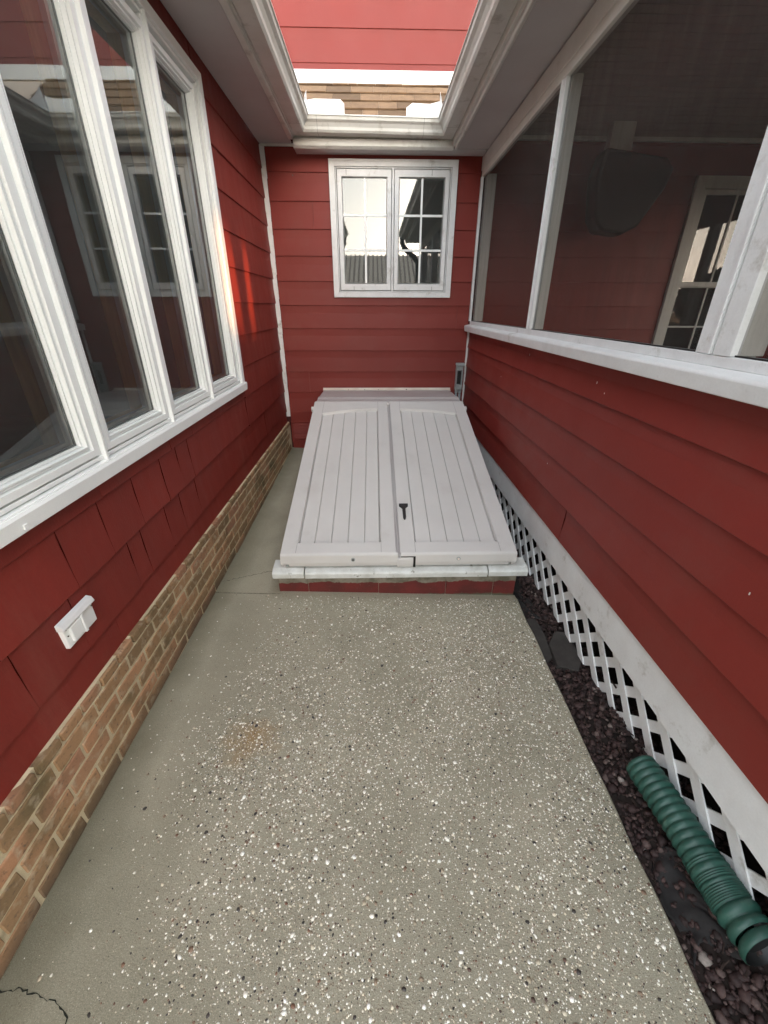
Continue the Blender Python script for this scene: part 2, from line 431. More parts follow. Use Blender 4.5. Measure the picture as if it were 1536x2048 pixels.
# ------------------------------------------------------------------ mesh helpers
class MB:
    def __init__(s): s.v = []; s.f = []
    def quadbox(s, p):      # 8 points: 4 bottom ring, 4 top ring
        n = len(s.v); s.v += [tuple(q) for q in p]
        for f in ((0, 3, 2, 1), (4, 5, 6, 7), (0, 1, 5, 4), (1, 2, 6, 5), (2, 3, 7, 6), (3, 0, 4, 7)):
            s.f.append(tuple(n + i for i in f))
    def box(s, a, b):
        x0, y0, z0 = a; x1, y1, z1 = b
        s.quadbox([(x0, y0, z0), (x1, y0, z0), (x1, y1, z0), (x0, y1, z0), (x0, y0, z1), (x1, y0, z1), (x1, y1, z1), (x0, y1, z1)])
    def prism(s, prof, fn, a, b):
        """prof: list of 2-D points; fn(t, p, q) -> 3-D; swept between a and b"""
        n = len(s.v); k = len(prof)
        for t in (a, b):
            for p, q in prof: s.v.append(tuple(fn(t, p, q)))
        for i in range(k):
            j = (i + 1) % k
            s.f.append((n + i, n + j, n + k + j, n + k + i))
        s.f.append(tuple(n + i for i in reversed(range(k))))
        s.f.append(tuple(n + k + i for i in range(k)))
    def tube(s, pts, rad, seg=12, cap=True):
        rings = []
        for i, p in enumerate(pts):
            p = Vector(p)
            d = (Vector(pts[min(i + 1, len(pts) - 1)]) - Vector(pts[max(i - 1, 0)])).normalized()
            u = d.cross(Vector((0, 0, 1)))
            if u.length < 1e-3: u = Vector((1, 0, 0))
            u.normalize(); w = u.cross(d)
            r = rad[i] if isinstance(rad, (list, tuple)) else rad
            n = len(s.v)
            for k in range(seg):
                a = 2 * PI * k / seg
                s.v.append(tuple(p + u * (r * math.cos(a)) + w * (r * math.sin(a))))
            rings.append(n)
        for a, b in zip(rings, rings[1:]):
            for k in range(seg):
                j = (k + 1) % seg
                s.f.append((a + k, a + j, b + j, b + k))
        if cap:
            s.f.append(tuple(rings[0] + k for k in reversed(range(seg))))
            s.f.append(tuple(rings[-1] + k for k in range(seg)))
    def ring(s, fn, o, i, n0, n1, cham=0.0):
        """mitred rectangular frame; o, i = (u0,u1,w0,w1); fn(u,w,n)"""
        oc = [(o[0], o[2]), (o[1], o[2]), (o[1], o[3]), (o[0], o[3])]
        ic = [(i[0], i[2]), (i[1], i[2]), (i[1], i[3]), (i[0], i[3])]
        sg = [(1, 1), (-1, 1), (-1, -1), (1, -1)]
        for k in range(4):
            j = (k + 1) % 4
            def P(c, nn, q=0, sgn=0): return fn(c[0] + q * sg[sgn][0], c[1] + q * sg[sgn][1], nn)
            s.quadbox([P(oc[k], n0), P(oc[j], n0), P(ic[j], n0), P(ic[k], n0),
                       P(oc[k], n1, cham, k), P(oc[j], n1, cham, j), P(ic[j], n1, -cham, j), P(ic[k], n1, -cham, k)])
    def build(s, name, m, parent=None, bevel=0.0, smooth=False, seg=1):
        me = bpy.data.meshes.new(name)
        me.from_pydata(s.v, [], s.f)
        bm = bmesh.new(); bm.from_mesh(me)
        bmesh.ops.recalc_face_normals(bm, faces=bm.faces)
        bm.to_mesh(me); bm.free()
        me.materials.append(M[m] if isinstance(m, str) else m)
        if smooth: me.shade_smooth()
        o = bpy.data.objects.new(name, me)
        COL.objects.link(o)
        if parent: o.parent = parent
        if bevel:
            md = o.modifiers.new('bevel', 'BEVEL'); md.width = bevel; md.segments = seg
            md.limit_method = 'ANGLE'; md.angle_limit = math.radians(40)
        return o

def thing(name, label, cat, loc=(0, 0, 0), group=None):
    o = bpy.data.objects.new(name, None)
    COL.objects.link(o)
    o.location = loc
    o.empty_display_size = 0.1
    o['label'] = label; o['category'] = cat
    if group: o['group'] = group
    bpy.context.view_layer.update()
    return o
def tag(o, label, cat, group=None):
    o['label'] = label; o['category'] = cat
    if group: o['group'] = group
    return o
def struct(o, kind='structure'):
    o['kind'] = kind
    return o
def one(name, m, boxes, parent=None, bevel=0.0):
    b = MB()
    for a, c in boxes: b.box(a, c)
    return b.build(name, m, parent, bevel)

# wall frames: fn(u, w, n) -> world, n = distance out of the wall face
YW, XL, XR = 4.65, -0.98, 1.0
def FB(u, w, n): return (u, YW - n, w)
def FL(u, w, n): return (XL + n, u, w)
def FR(u, w, n): return (XR - n, u, w)
def FU(u, w, n): return (u, 4.98 - n, w)

def rect_minus(u0, u1, w0, w1, holes):
    out = [(u0, u1, w0, w1)]
    for h in holes:
        nxt = []
        for a, b, c, d in out:
            if h[0] >= b or h[1] <= a or h[2] >= d or h[3] <= c: nxt.append((a, b, c, d)); continue
            if a < h[0]: nxt.append((a, h[0], c, d))
            if b > h[1]: nxt.append((h[1], b, c, d))
            m0, m1 = max(a, h[0]), min(b, h[1])
            if c < h[2]: nxt.append((m0, m1, c, h[2]))
            if d > h[3]: nxt.append((m0, m1, h[3], d))
        out = nxt
    return out

def lap(mb, fn, u0, u1, w0, w1, tb, tt, off, holes=(), wob=0.0):
    """a lapped board: thick at the bottom edge, thin at the top; face plane n = 0 at the bottom edge"""
    def th(w): return off + tb + (tt - tb) * (w - w0) / (w1 - w0)
    for a, b, c, d in rect_minus(u0, u1, w0, w1, holes):
        ca = c + (random.uniform(-wob, wob) if wob and c == w0 else 0)
        cb = c + (random.uniform(-wob, wob) if wob and c == w0 else 0)
        rd = 0.0025 if c == w0 else 0.0
        n = len(mb.v)
        # 10 verts with a softened drip edge
        pts = [fn(a, ca, off - 0.004), fn(b, cb, off - 0.004), fn(b, cb, th(c) - rd), fn(a, ca, th(c) - rd),
               fn(a, ca + rd, th(c)), fn(b, cb + rd, th(c)), fn(a, d, th(d)), fn(b, d, th(d)), fn(a, d, off - 0.004), fn(b, d, off - 0.004)]
        mb.v += pts
        for f in ((0, 1, 2, 3), (3, 2, 5, 4), (4, 5, 7, 6), (6, 7, 9, 8), (8, 9, 1, 0), (0, 3, 4, 6, 8), (1, 9, 7, 5, 2)):
            mb.f.append(tuple(n + i for i in f))

# ------------------------------------------------------------------ ground
def gz(x, y):
    z = 0.07 * (0.87 - x) / 1.825
    if y > 2.0: z += 0.024 * (y - 2.0)
    return z
LAWN = MB()
LAWN.box((-200, -200, -0.30), (200, 200, -0.12))
struct(LAWN.build('ground', 'lawn'))
def edge_x(y): return 0.848 + (y - 0.32) * 0.0145
g = MB()
ny = 60
for k in range(ny):
    y0, y1 = -4.0 + 6.0 * k / ny, -4.0 + 6.0 * (k + 1) / ny
    a, b = edge_x(y0), edge_x(y1)
    g.quadbox([(-0.99, y0, -0.11), (a, y0, -0.11), (b, y1, -0.11), (-0.99, y1, -0.11),
               (-0.99, y0, gz(-0.99, y0)), (a, y0, gz(a, y0)), (b, y1, gz(b, y1)), (-0.99, y1, gz(-0.99, y1))])
pm = bpy.data.meshes.new('concrete_path')
gv = []; gf = []
for k in range(ny + 1):
    y = -4.0 + 5.997 * k / ny
    w = 0.0025 * math.sin(k * 1.7) + 0.0015 * math.sin(k * 4.1)
    e = edge_x(y) + w
    gv += [(-0.99, y, -0.11), (-0.99, y, gz(-0.99, y)), (e - 0.006, y, gz(e, y)), (e, y, gz(e, y) - 0.006), (e + 0.004, y, -0.11)]
    if k:
        n = len(gv) - 10
        for i in range(4): gf.append((n + i, n + i + 1, n + 6 + i, n + 5 + i))
n = len(gv) - 5
gf.append((n, n + 1, n + 2, n + 3, n + 4))
gf.append((4, 3, 2, 1, 0))
pm.from_pydata(gv, [], gf)
_bm = bmesh.new(); _bm.from_mesh(pm); bmesh.ops.recalc_face_normals(_bm, faces=_bm.faces); _bm.to_mesh(pm); _bm.free()
pm.materials.append(M['aggregate'])
path = bpy.data.objects.new('concrete_path', pm); COL.objects.link(path); struct(path)
b = MB()
for k in range(8):
    y0, y1 = 2.003 + 2.66 * k / 8, 2.003 + 2.66 * (k + 1) / 8
    b.quadbox([(-0.99, y0, -0.11), (-0.40, y0, -0.11), (-0.40, y1, -0.11), (-0.99, y1, -0.11),
               (-0.99, y0, gz(-0.99, y0) - 0.002), (-0.40, y0, gz(-0.4, y0) - 0.002), (-0.40, y1, gz(-0.4, y1) - 0.002), (-0.99, y1, gz(-0.99, y1) - 0.002)])
strip = struct(b.build('concrete_strip', 'concrete'))
# joint and cracks as thin dark fissure ribbons
def fissure(pts, w, name='crack', parent=path, seed=1):
    r = random.Random(seed); mb = MB(); P = []
    for (x0, y0), (x1, y1) in zip(pts, pts[1:]):
        n = max(2, int(math.hypot(x1 - x0, y1 - y0) / 0.008))
        for i in range(n):
            t = i / n
            P.append((x0 + (x1 - x0) * t + r.uniform(-.0045, .0045) * (name == 'crack'), y0 + (y1 - y0) * t + r.uniform(-.0045, .0045) * (name == 'crack')))
    P.append(pts[-1])
    vs = []; 
    for i, (x, y) in enumerate(P):
        a = P[max(i - 1, 0)]; c = P[min(i + 1, len(P) - 1)]
        dx, dy = c[0] - a[0], c[1] - a[1]; l = math.hypot(dx, dy) or 1
        q = w * r.uniform(0.15, 1.0) / 2
        nx, ny_ = -dy / l * q, dx / l * q
        z = gz(x, y) + 0.0012
        mb.v += [(x + nx, y + ny_, z), (x - nx, y - ny_, z)]
        if i: k = len(mb.v) - 4; mb.f.append((k, k + 1, k + 3, k + 2))
    return mb.build(name, 'crack', parent)
fissure([(-0.97, 0.40), (-0.89, 0.405), (-0.865, 0.397), (-0.83, 0.385), (-0.812, 0.389), (-0.785, 0.377), (-0.755, 0.352), (-0.74, 0.33), (-0.75, 0.28)], 0.0042, seed=3)
fissure([(-0.955, 2.10), (-0.90, 2.13), (-0.80, 2.17), (-0.72, 2.21), (-0.60, 2.24)], 0.0042, parent=strip, seed=5)
fissure([(-0.955, 1.9985), (-0.57, 1.9985)], 0.004, 'joint', seed=8)

mb = MB(); mb.quadbox([(x, y, z) for z in (-.1, ) for x, y in ((-.57, 1.9965), (.868, 1.9965), (.866, 2.03), (-.57, 2.03))] + [(x, y, gz(x, y) - .0005) for x, y in ((-.57, 1.9965), (.868, 1.9965), (.866, 2.03), (-.57, 2.03))]); mb.build('slab_toe', 'aggregate', path)
# ---- pebbles of the exposed aggregate (half sunk)
def pebble_field(name, pts, sizes, tones, m, flat=0.45, sink=0.5, seg=6, parent=None, tilt=0.15, rings=2):
    r = np.random.default_rng(5)
    base = []
    faces = []
    for j in range(1, rings + 1):
        ph = PI * j / (rings + 1)
        for k in range(seg):
            a = 2 * PI * k / seg + (0.4 * j)
            base.append((math.sin(ph) * math.cos(a), math.sin(ph) * math.sin(a), math.cos(ph)))
    top = len(base); base.append((0, 0, 1)); bot = len(base); base.append((0, 0, -1))
    for k in range(seg): faces.append((top, k, (k + 1) % seg))
    for j in range(rings - 1):
        for k in range(seg):
            a = j * seg + k; b2 = j * seg + (k + 1) % seg
            faces.append((a, a + seg, b2)); faces.append((b2, a + seg, b2 + seg))
    for k in range(seg): faces.append((bot, (rings - 1) * seg + (k + 1) % seg, (rings - 1) * seg + k))
    base = np.array(base); F = np.array(faces)
    n = len(pts); nv = len(base)
    V = base[None] * (1 + r.uniform(-0.22, 0.22, (n, nv, 1)))
    el = r.uniform(0.62, 1.0, n)
    V = V * np.stack([np.asarray(sizes), np.asarray(sizes) * el, np.asarray(sizes) * flat], 1)[:, None, :]
    tx = r.normal(0, tilt, n)
    c, s_ = np.cos(tx)[:, None], np.sin(tx)[:, None]
    y, z = V[..., 1] * c - V[..., 2] * s_, V[..., 1] * s_ + V[..., 2] * c
    V = np.stack([V[..., 0], y, z], -1)
    an = r.uniform(0, 2 * PI, n); c, s_ = np.cos(an)[:, None], np.sin(an)[:, None]
    x, y = V[..., 0] * c - V[..., 1] * s_, V[..., 0] * s_ + V[..., 1] * c
    V = np.stack([x, y, V[..., 2]], -1)
    P = np.array(pts)[:, None, :]
    V = V + P
    V[..., 2] += (np.asarray(sizes) * flat * (1 - 2 * sink))[:, None]
    FF = (F[None] + (np.arange(n) * nv)[:, None, None]).reshape(-1, 3)
    me = bpy.data.meshes.new(name)
    me.vertices.add(n * nv); me.vertices.foreach_set('co', V.reshape(-1).astype(np.float32))
    me.loops.add(len(FF) * 3); me.loops.foreach_set('vertex_index', FF.reshape(-1).astype(np.int32))
    me.polygons.add(len(FF)); me.polygons.foreach_set('loop_start', (np.arange(len(FF)) * 3).astype(np.int32))
    me.update(calc_edges=True)
    at = me.attributes.new('tone', 'FLOAT', 'POINT')
    at.data.foreach_set('value', np.repeat(np.asarray(tones), nv).astype(np.float32))
    me.shade_smooth()
    me.materials.append(M[m])
    o = bpy.data.objects.new(name, me); COL.objects.link(o)
    if parent: o.parent = parent
    o['kind'] = 'stuff'
    return o
def smooth01(v, a, b):
    t = np.clip((v - a) / (b - a), 0, 1); return t * t * (3 - 2 * t)
N0 = 110000
px = rng.uniform(-0.93, 0.86, N0); py = rng.uniform(-0.6, 1.985, N0)
lowf = 0.5 + 0.5 * np.sin(px * 5.1 + 1.3 * np.sin(py * 3.3)) * np.cos(py * 4.3 + 0.9 * np.sin(px * 6.1))
dens = smooth01(px, -0.80, -0.30) * (0.45 + 0.55 * lowf) * (1 - 0.55 * smooth01(py, 1.25, 1.95) * (1 - smooth01(px, -0.2, 0.5)))
dens = np.maximum(dens, 1.15 * np.exp(-(((px + 0.50) / 0.20) ** 2 + ((py - 0.98) / 0.26) ** 2)))
keep = rng.uniform(0, 1.15, N0) < dens * 1.15 + 0.012
keep &= px < edge_x(py) - 0.008
px, py = px[keep], py[keep]
sz = np.clip(rng.lognormal(-6.20, 0.50, len(px)), 0.0010, 0.0085)
tn = rng.uniform(0, 1, len(px)) ** 1.0
pebble_field('pebble_aggregate', [(a, b_, gz(a, b_)) for a, b_ in zip(px, py)], sz, tn, 'pebble', 0.5, 0.60, parent=path, seg=5)

# ---- gravel bed at the foot of the lattice
def bz(x, y): return -0.040 + 0.008 * math.sin(3 * y) + (0.02 + 0.055 * min(1, max(0, (1.5 - y) / .5))) * min(1.3, max(0, (x - 0.885) / 0.1)) + 0.006 * math.sin(9 * x + 5 * y)
b = MB()
nx_, nb = 10, 90
for j in range(nb + 1):
    for i in range(nx_ + 1):
        x = 0.78 + 0.62 * i / nx_; y = -1.0 + 5.7 * j / nb
        b.v.append((x, y, bz(x, y)))
for j in range(nb):
    for i in range(nx_):
        k = j * (nx_ + 1) + i
        b.f.append((k, k + 1, k + nx_ + 2, k + nx_ + 1))
struct(b.build('gravel_bed', 'bed', smooth=True))
NG = 12000
gx = rng.uniform(0.85, 1.12, NG); gy = rng.uniform(-0.6, 4.6, NG)
bare = np.exp(-(((gx - 0.93) / 0.07) ** 2 + ((gy - 1.62) / 0.22) ** 2)) + np.exp(-(((gx - 0.93) / 0.06) ** 2 + ((gy - 0.55) / 0.07) ** 2)) + np.exp(-(((gx - 0.90) / 0.05) ** 2 + ((gy - 2.1) / 0.22) ** 2))
kp = rng.uniform(0, 1, NG) > bare * 0.82
gx, gy = gx[kp], gy[kp]
gs = np.clip(rng.lognormal(-4.85, 0.38, len(gx)), 0.0035, 0.021)
pebble_field('gravel', [(a, b_, bz(a, b_) + rng.uniform(0, 0.012)) for a, b_ in zip(gx, gy)], gs, rng.uniform(0, 1, len(gx)) ** 1.3, 'gravel', 0.6, 0.35, tilt=0.5, rings=3, seg=7)
# landscape fabric and two flat stones set in the bed
def sheet(name, x0, x1, y0, y1, z, m, seed, parent=None, th=0.002, nx=14, ny=22, amp=0.01):
    r = random.Random(seed); mb = MB(); ph = [r.uniform(0, 6) for _ in range(6)]
    for j in range(ny + 1):
        for i in range(nx + 1):
            u, v = i / nx, j / ny
            x = x0 + (x1 - x0) * u + 0.012 * math.sin(v * 9 + ph[0]); y = y0 + (y1 - y0) * v + 0.03 * math.sin(u * 5 + ph[1])
            mb.v.append((x, y, bz(x, y) + z + amp * (math.sin(u * 7 + ph[2] + v * 3) * math.cos(v * 11 + ph[3]) + 0.5 * math.sin(v * 23 + u * 9 + ph[4]))))
    for j in range(ny):
        for i in range(nx):
            k = j * (nx + 1) + i
            mb.f.append((k, k + 1, k + nx + 2, k + nx + 1))
    o = mb.build(name, m, parent, smooth=True)
    md = o.modifiers.new('thickness', 'SOLIDIFY'); md.thickness = th
    return o
tag(sheet('landscape_fabric', 0.875, 0.99, 0.44, 0.66, 0.010, 'fabric', 2), 'bare patch of black landscape fabric showing between the gravel and the green pipe', 'weed fabric')
tag(sheet('landscape_fabric', 0.872, 0.955, 1.86, 2.5, 0.010, 'fabric', 4), 'strip of dark landscape fabric beside the hatch curb corner', 'weed fabric')
def flag(name, pts, zt, th, label):
    mb = MB(); n = len(pts)
    mb.v += [(x, y, z - th) for x, y, z in pts] + [(x, y, z) for x, y, z in pts]
    mb.f.append(tuple(reversed(range(n)))); mb.f.append(tuple(range(n, 2 * n)))
    for i in range(n): mb.f.append((i, (i + 1) % n, n + (i + 1) % n, n + i))
    o = mb.build(name, 'flagstone', bevel=0.004, seg=2)
    return tag(o, label, 'stone')
flag('flat_stone', [(0.915, 1.48, -0.010), (1.00, 1.43, 0.0), (1.045, 1.50, 0.012), (1.05, 1.68, 0.018), (0.985, 1.70, 0.012), (0.925, 1.62, -0.004)], 0, 0.03, 'tilted flat dark stone lying against the lattice bottom')
flag('flat_stone', [(0.868, 1.50, -0.022), (0.915, 1.54, -0.018), (0.935, 1.70, -0.012), (0.93, 1.83, -0.015), (0.875, 1.84, -0.022)], 0, 0.02, 'low dark flat stone beside the concrete edge, left of the tilted stone')
# mulch slivers
mb = MB(); r = random.Random(9)
for _ in range(420):
    x, y = r.uniform(0.86, 1.04), r.uniform(-0.3, 2.6); a = r.uniform(0, PI); l = r.uniform(0.006, 0.02); w = r.uniform(0.001, 0.003)
    z = bz(x, y) + r.uniform(0.008, 0.02); dx, dy = math.cos(a) * l, math.sin(a) * l; ex, ey = -math.sin(a) * w, math.cos(a) * w; t = r.uniform(-.005, .005)
    mb.quadbox([(x - dx - ex, y - dy - ey, z - t), (x + dx - ex, y + dy - ey, z + t), (x + dx + ex, y + dy + ey, z + t), (x - dx + ex, y - dy + ey, z - t),
                (x - dx - ex, y - dy - ey, z - t + .002), (x + dx - ex, y + dy - ey, z + t + .002), (x + dx + ex, y + dy + ey, z + t + .002), (x - dx + ex, y - dy + ey, z - t + .002)])
struct(mb.build('mulch', 'mulch'), 'stuff')

# ------------------------------------------------------------------ LEFT WING WALL
lw = thing('house_wall', 'wall of red shakes on a tan brick base holding the wide four-pane window', 'wall', (XL - 0.1, 2, 0))
YE = -0.60
WIN = (0.27, 3.16, 1.06, 2.77)       # u0,u1,w0,w1 of trim
HOLE = (0.33, 3.11, 1.12, 2.72)
lw0 = Matrix.Translation(-lw.location)
def P(o, parent):
    """keep world placement of a part whose thing has a location"""
    o.parent = parent
    o.matrix_parent_inverse = Matrix.Translation(-parent.matrix_world.translation) if parent.parent is None else parent.matrix_parent_inverse
    return o
_build = MB.build
def build2(s, name, m, parent=None, bevel=0.0, smooth=False, seg=1):
    o = _build(s, name, m, None, bevel, smooth, seg)
    if parent is not None:
        o.parent = parent
        root = parent
        while root.parent: root = root.parent
        o.matrix_parent_inverse = Matrix.Translation(-root.location) if parent is root else Matrix.Identity(4)
    return o
MB.build = build2

# backing (sheathing) with the window opening, end walls
b = MB()
for a, c, d, e in rect_minus(YE, 4.65, 0.42, 3.0, [HOLE]):
    b.box((XL - 0.12, a, d), (XL - 0.012, c, e))
b.box((-5.0, YE, -0.1), (XL - 0.12, YE + 0.1, 3.0))
b.build('sheathing', 'red_dark', lw)
COUR = [0.555 + 0.215 * k for k in range(11)]
J1 = [2.11, 1.97, 1.80, 1.56, 1.33, 1.12]
J2 = [2.10, 1.90, 1.74, 1.52, 1.42, 1.07, 0.83]
fixed = {0.555 + 0.215: J1, 0.555: J2, }
r = random.Random(21)
def shakes(w0, w1, joints, n_off=0.0, wob=0.002):
    ys = sorted(joints)
    for a, c in zip(ys, ys[1:]):
        if rect_minus(a, c, w0, w1, [HOLE]) == []: continue
        mb = MB(); jit = r.uniform(-0.0012, 0.0014)
        gp = r.choice((.0003, .0003, .0004, .0005, .0012)) if w0 > 0.8 else .0009
        lap(mb, FL, a + gp, c - gp, w0 + r.uniform(-wob, wob), w1 + 0.02, 0.006 + jit, -0.010 + jit * .3, -0.001, [HOLE], wob=0.0018)
        mb.build('shake', 'red_old', lw)
for k, w in enumerate(COUR):
    js = [YE]
    fx = fixed.get(w, [])
    y = YE
    lim = min(fx) if fx else 4.65
    while y < lim - 0.16:
        y += r.choice([0.30, 0.36, 0.42, 0.50, 0.26]); 
        if y < lim - 0.09: js.append(y)
    js += fx
    y = max(js)
    while y < 4.65 - 0.20:
        y += r.choice([0.42, 0.6, 0.35, 0.75])
        if y < 4.65 - 0.10: js.append(y)
    js = [q for q in js if q < (2.45 if w < 1.0 else 3.2)] + ([3.05 + r.uniform(0, .8)] if w < 1.0 else [])
    js.append(4.637)
    shakes(w, w + 0.215, sorted(set(js)))
# starter skirt
js = [YE, 0.05, 0.60, 1.23, 1.86, 2.5, 3.2, 3.9, 4.637]
for a, c in zip(js, js[1:]):
    mb = MB(); lap(mb, FL, a + .001, c - .001, 0.435, 0.575, 0.006, -0.004, -0.006, wob=0.0015); mb.build('skirt_board', 'red_old', lw)
# brick base: mortar core + individual bricks
base = one('brick_base', 'mortar', [((XL - 0.12, YE, -0.11), (-0.9595, 4.65, 0.398)), ((XL - 0.12, YE, 0.398), (-0.968, 4.65, 0.437))], None)
base.parent = lw; base.matrix_parent_inverse = Matrix.Translation(-lw.location)
variants = []
def brick_mesh(L, Hh, D, seed):
    rr = random.Random(seed)
    bm = bmesh.new()
    bmesh.ops.create_cube(bm, size=1.0)
    for v in bm.verts:
        v.co = Vector((v.co.x * D, v.co.y * (L + rr.uniform(-.003, .003)), v.co.z * (Hh + rr.uniform(-.003, .002))))
    bmesh.ops.bevel(bm, geom=bm.edges[:] + bm.verts[:], offset=0.0035, segments=1, affect='EDGES')
    for v in bm.verts: v.co += Vector((rr.uniform(-.0012, .0012), rr.uniform(-.0015, .0015), rr.uniform(-.0015, .0015)))
    me = bpy.data.meshes.new('brick'); bm.to_mesh(me); bm.free(); me.materials.append(M['brick']); return me
variants = [brick_mesh(0.193, 0.0550, 0.05, s) for s in range(8)]
headers = [brick_mesh(0.092, 0.036, 0.07, s) for s in range(20, 26)]
def put(me, name, loc, parent, rz=0.0):
    o = bpy.data.objects.new(name, me); COL.objects.link(o)
    o.location = loc; o.rotation_euler = (0, 0, rz)
    o.parent = parent
    return o
r = random.Random(4)
for row in range(6):
    z = 0.367 - row * 0.0665
    y = -0.15 - (0.1025 if row % 2 else 0.0) + r.uniform(-.01, .01)
    while y < 4.62:
        y += 0.2055
        if y > 4.57: break
        if z + 0.02 < gz(-0.955, y): continue
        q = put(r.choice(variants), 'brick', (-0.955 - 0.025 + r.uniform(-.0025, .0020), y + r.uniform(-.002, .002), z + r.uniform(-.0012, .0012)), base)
        q.matrix_parent_inverse = Matrix.Identity(4)
y = -0.15
while y < 4.60:
    put(r.choice(headers), 'brick', (-0.957 - 0.035 + r.uniform(-.003, .002), y, 0.4185 + r.uniform(-.002, .002)), base)
    y += 0.103 + r.uniform(-.002, .002)
# --- the wide window: frame > sashes, panes, stops
wf = MB()
GL = [(2.58, 2.97), (2.04, 2.43), (1.495, 1.885), (0.955, 1.345), (0.415, 0.805)]
GW = (1.185, 2.62)
mull = [2.505, 1.965, 1.42, 0.88]
wf.ring(FL, WIN, (WIN[0] + .065, WIN[1] - .065, WIN[2] + .055, WIN[3] - .055), -0.03, 0.030, 0.004)
wf.ring(FL, (WIN[0] + .065, WIN[1] - .065, WIN[2] + .055, WIN[3] - .055), (WIN[0] + .083, WIN[1] - .083, WIN[2] + .072, WIN[3] - .072), -0.05, 0.018, 0.002)
for m_ in mull:
    wf.quadbox([FL(m_ - .024, WIN[2] + .05, -.05), FL(m_ + .024, WIN[2] + .05, -.05), FL(m_ + .024, WIN[2] + .05, .014), FL(m_ - .024, WIN[2] + .05, .014),
                FL(m_ - .024, WIN[3] - .056, -.05), FL(m_ + .024, WIN[3] - .056, -.05), FL(m_ + .024, WIN[3] - .056, .014), FL(m_ - .024, WIN[3] - .056, .014)])
    wf.quadbox([FL(m_ - .009, WIN[2] + .02, .01), FL(m_ + .009, WIN[2] + .02, .01), FL(m_ + .006, WIN[2] + .02, .030), FL(m_ - .006, WIN[2] + .02, .030),
                FL(m_ - .009, WIN[3] - .05, .01), FL(m_ + .009, WIN[3] - .05, .01), FL(m_ + .006, WIN[3] - .05, .030), FL(m_ - .006, WIN[3] - .05, .030)])
win = wf.build('window', 'white_clean', lw, bevel=0.0015)
sill = MB()
sill.prism([(1.095, 0.0), (1.108, 0.034), (1.098, 0.040), (1.052, 0.037), (1.048, 0.0)], lambda t, p, q: FL(t, p, q), WIN[0] - 0.012, WIN[1] + 0.012)
sill.build('window_sill', 'white_clean', win, bevel=0.002)
one('sill_screw', 'white_clean', [((XL + .036, 0.985, 1.062), (XL + .043, 0.999, 1.076))], win)
for (a, c) in GL:
    s_ = MB(); o0, o1 = a - 0.052, c + 0.052
    s_.ring(FL, (o0, o1, GW[0] - .050, GW[1] + .050), (o0 + .028, o1 - .028, GW[0] - .022, GW[1] + .022), -0.045, 0.020, 0.003)
    s_.ring(FL, (o0 + .028, o1 - .028, GW[0] - .022, GW[1] + .022), (o0 + .036, o1 - .036, GW[0] - .014, GW[1] + .014), -0.045, 0.010, 0.001)
    s_.ring(FL, (o0 + .036, o1 - .036, GW[0] - .014, GW[1] + .014), (o0 + .045, o1 - .045, GW[0] - .006, GW[1] + .006), -0.045, 0.014, 0.002)
    s_.ring(FL, (o0 + .045, o1 - .045, GW[0] - .006, GW[1] + .006), (a + .001, c - .001, GW[0] + .001, GW[1] - .001), -0.045, 0.000, 0.001)
    s_.build('sash', 'white_clean', win)
    b = MB(); b.v += [FL(a - .004, GW[0] - .004, -.012), FL(c + .004, GW[0] - .004, -.012), FL(c + .004, GW[1] + .004, -.012), FL(a - .004, GW[1] + .004, -.012)]; b.f.append((0, 1, 2, 3))
    b.build('pane', 'glass', win)
    # dark gasket line and wooden jamb inside
    s_ = MB(); s_.ring(FL, (a - .010, c + .010, GW[0] - .010, GW[1] + .010), (a + .004, c - .004, GW[0] + .004, GW[1] - .004), -0.020, -0.014)
    s_.build('gasket', 'black', win)
    s_ = MB(); s_.ring(FL, (a - .030, c + .030, GW[0] - .030, GW[1] + .030), (a + .006, c - .006, GW[0] + .006, GW[1] - .006), -0.115, -0.055)
    s_.build('wooden_jamb', 'oak', win)
    s_ = MB(); s_.ring(FL, (a - .040, c + .040, GW[0] - .040, GW[1] + .040), (a + .014, c - .014, GW[0] + .014, GW[1] - .014), -0.055, -0.035)
    s_.build('inner_stop', 'cream', win)
# dim room behind
rm = MB()
rm.quadbox([(-4.8, -0.45, 0.55), (-4.7, -0.45, 0.55), (-4.7, 4.5, 0.55), (-4.8, 4.5, 0.55), (-4.8, -0.45, 2.82), (-4.7, -0.45, 2.82), (-4.7, 4.5, 2.82), (-4.8, 4.5, 2.82)])
rm.box((-4.8, -0.5, 0.45), (XL - 0.12, 4.5, 0.55)); rm.box((-4.8, -0.5, 2.82), (XL - 0.12, 4.5, 2.90))
rm.box((-4.8, 4.5, 0.45), (XL - 0.12, 4.6, 2.9)); rm.box((-4.8, -0.55, 0.45), (XL - 0.12, -0.45, 2.9))
rm.build('room', 'room', lw)

# corner boards
def jag(name, fn, u0, u1, w0, w1, n0, n1, m, parent, seed=0, amp=0.003, step=0.2135):
    mb = MB(); rr = random.Random(seed); w = w0
    while w < w1 - 1e-6:
        e = min(w + step / 2, w1); d0 = rr.uniform(-amp, amp); d1 = rr.uniform(-amp, amp)
        mb.quadbox([fn(u0, w, n0), fn(u1 + d0, w, n0), fn(u1 + d0, w, n1), fn(u0, w, n1), fn(u0, e, n0), fn(u1 + d1, e, n0), fn(u1 + d1, e, n1), fn(u0, e, n1)])
        w = e
    return mb.build(name, m, parent)
jag('corner_trim', FB, XL - 0.004, -0.942, 0.50, 2.87, 0.0, 0.016, 'white_old', lw, 3)

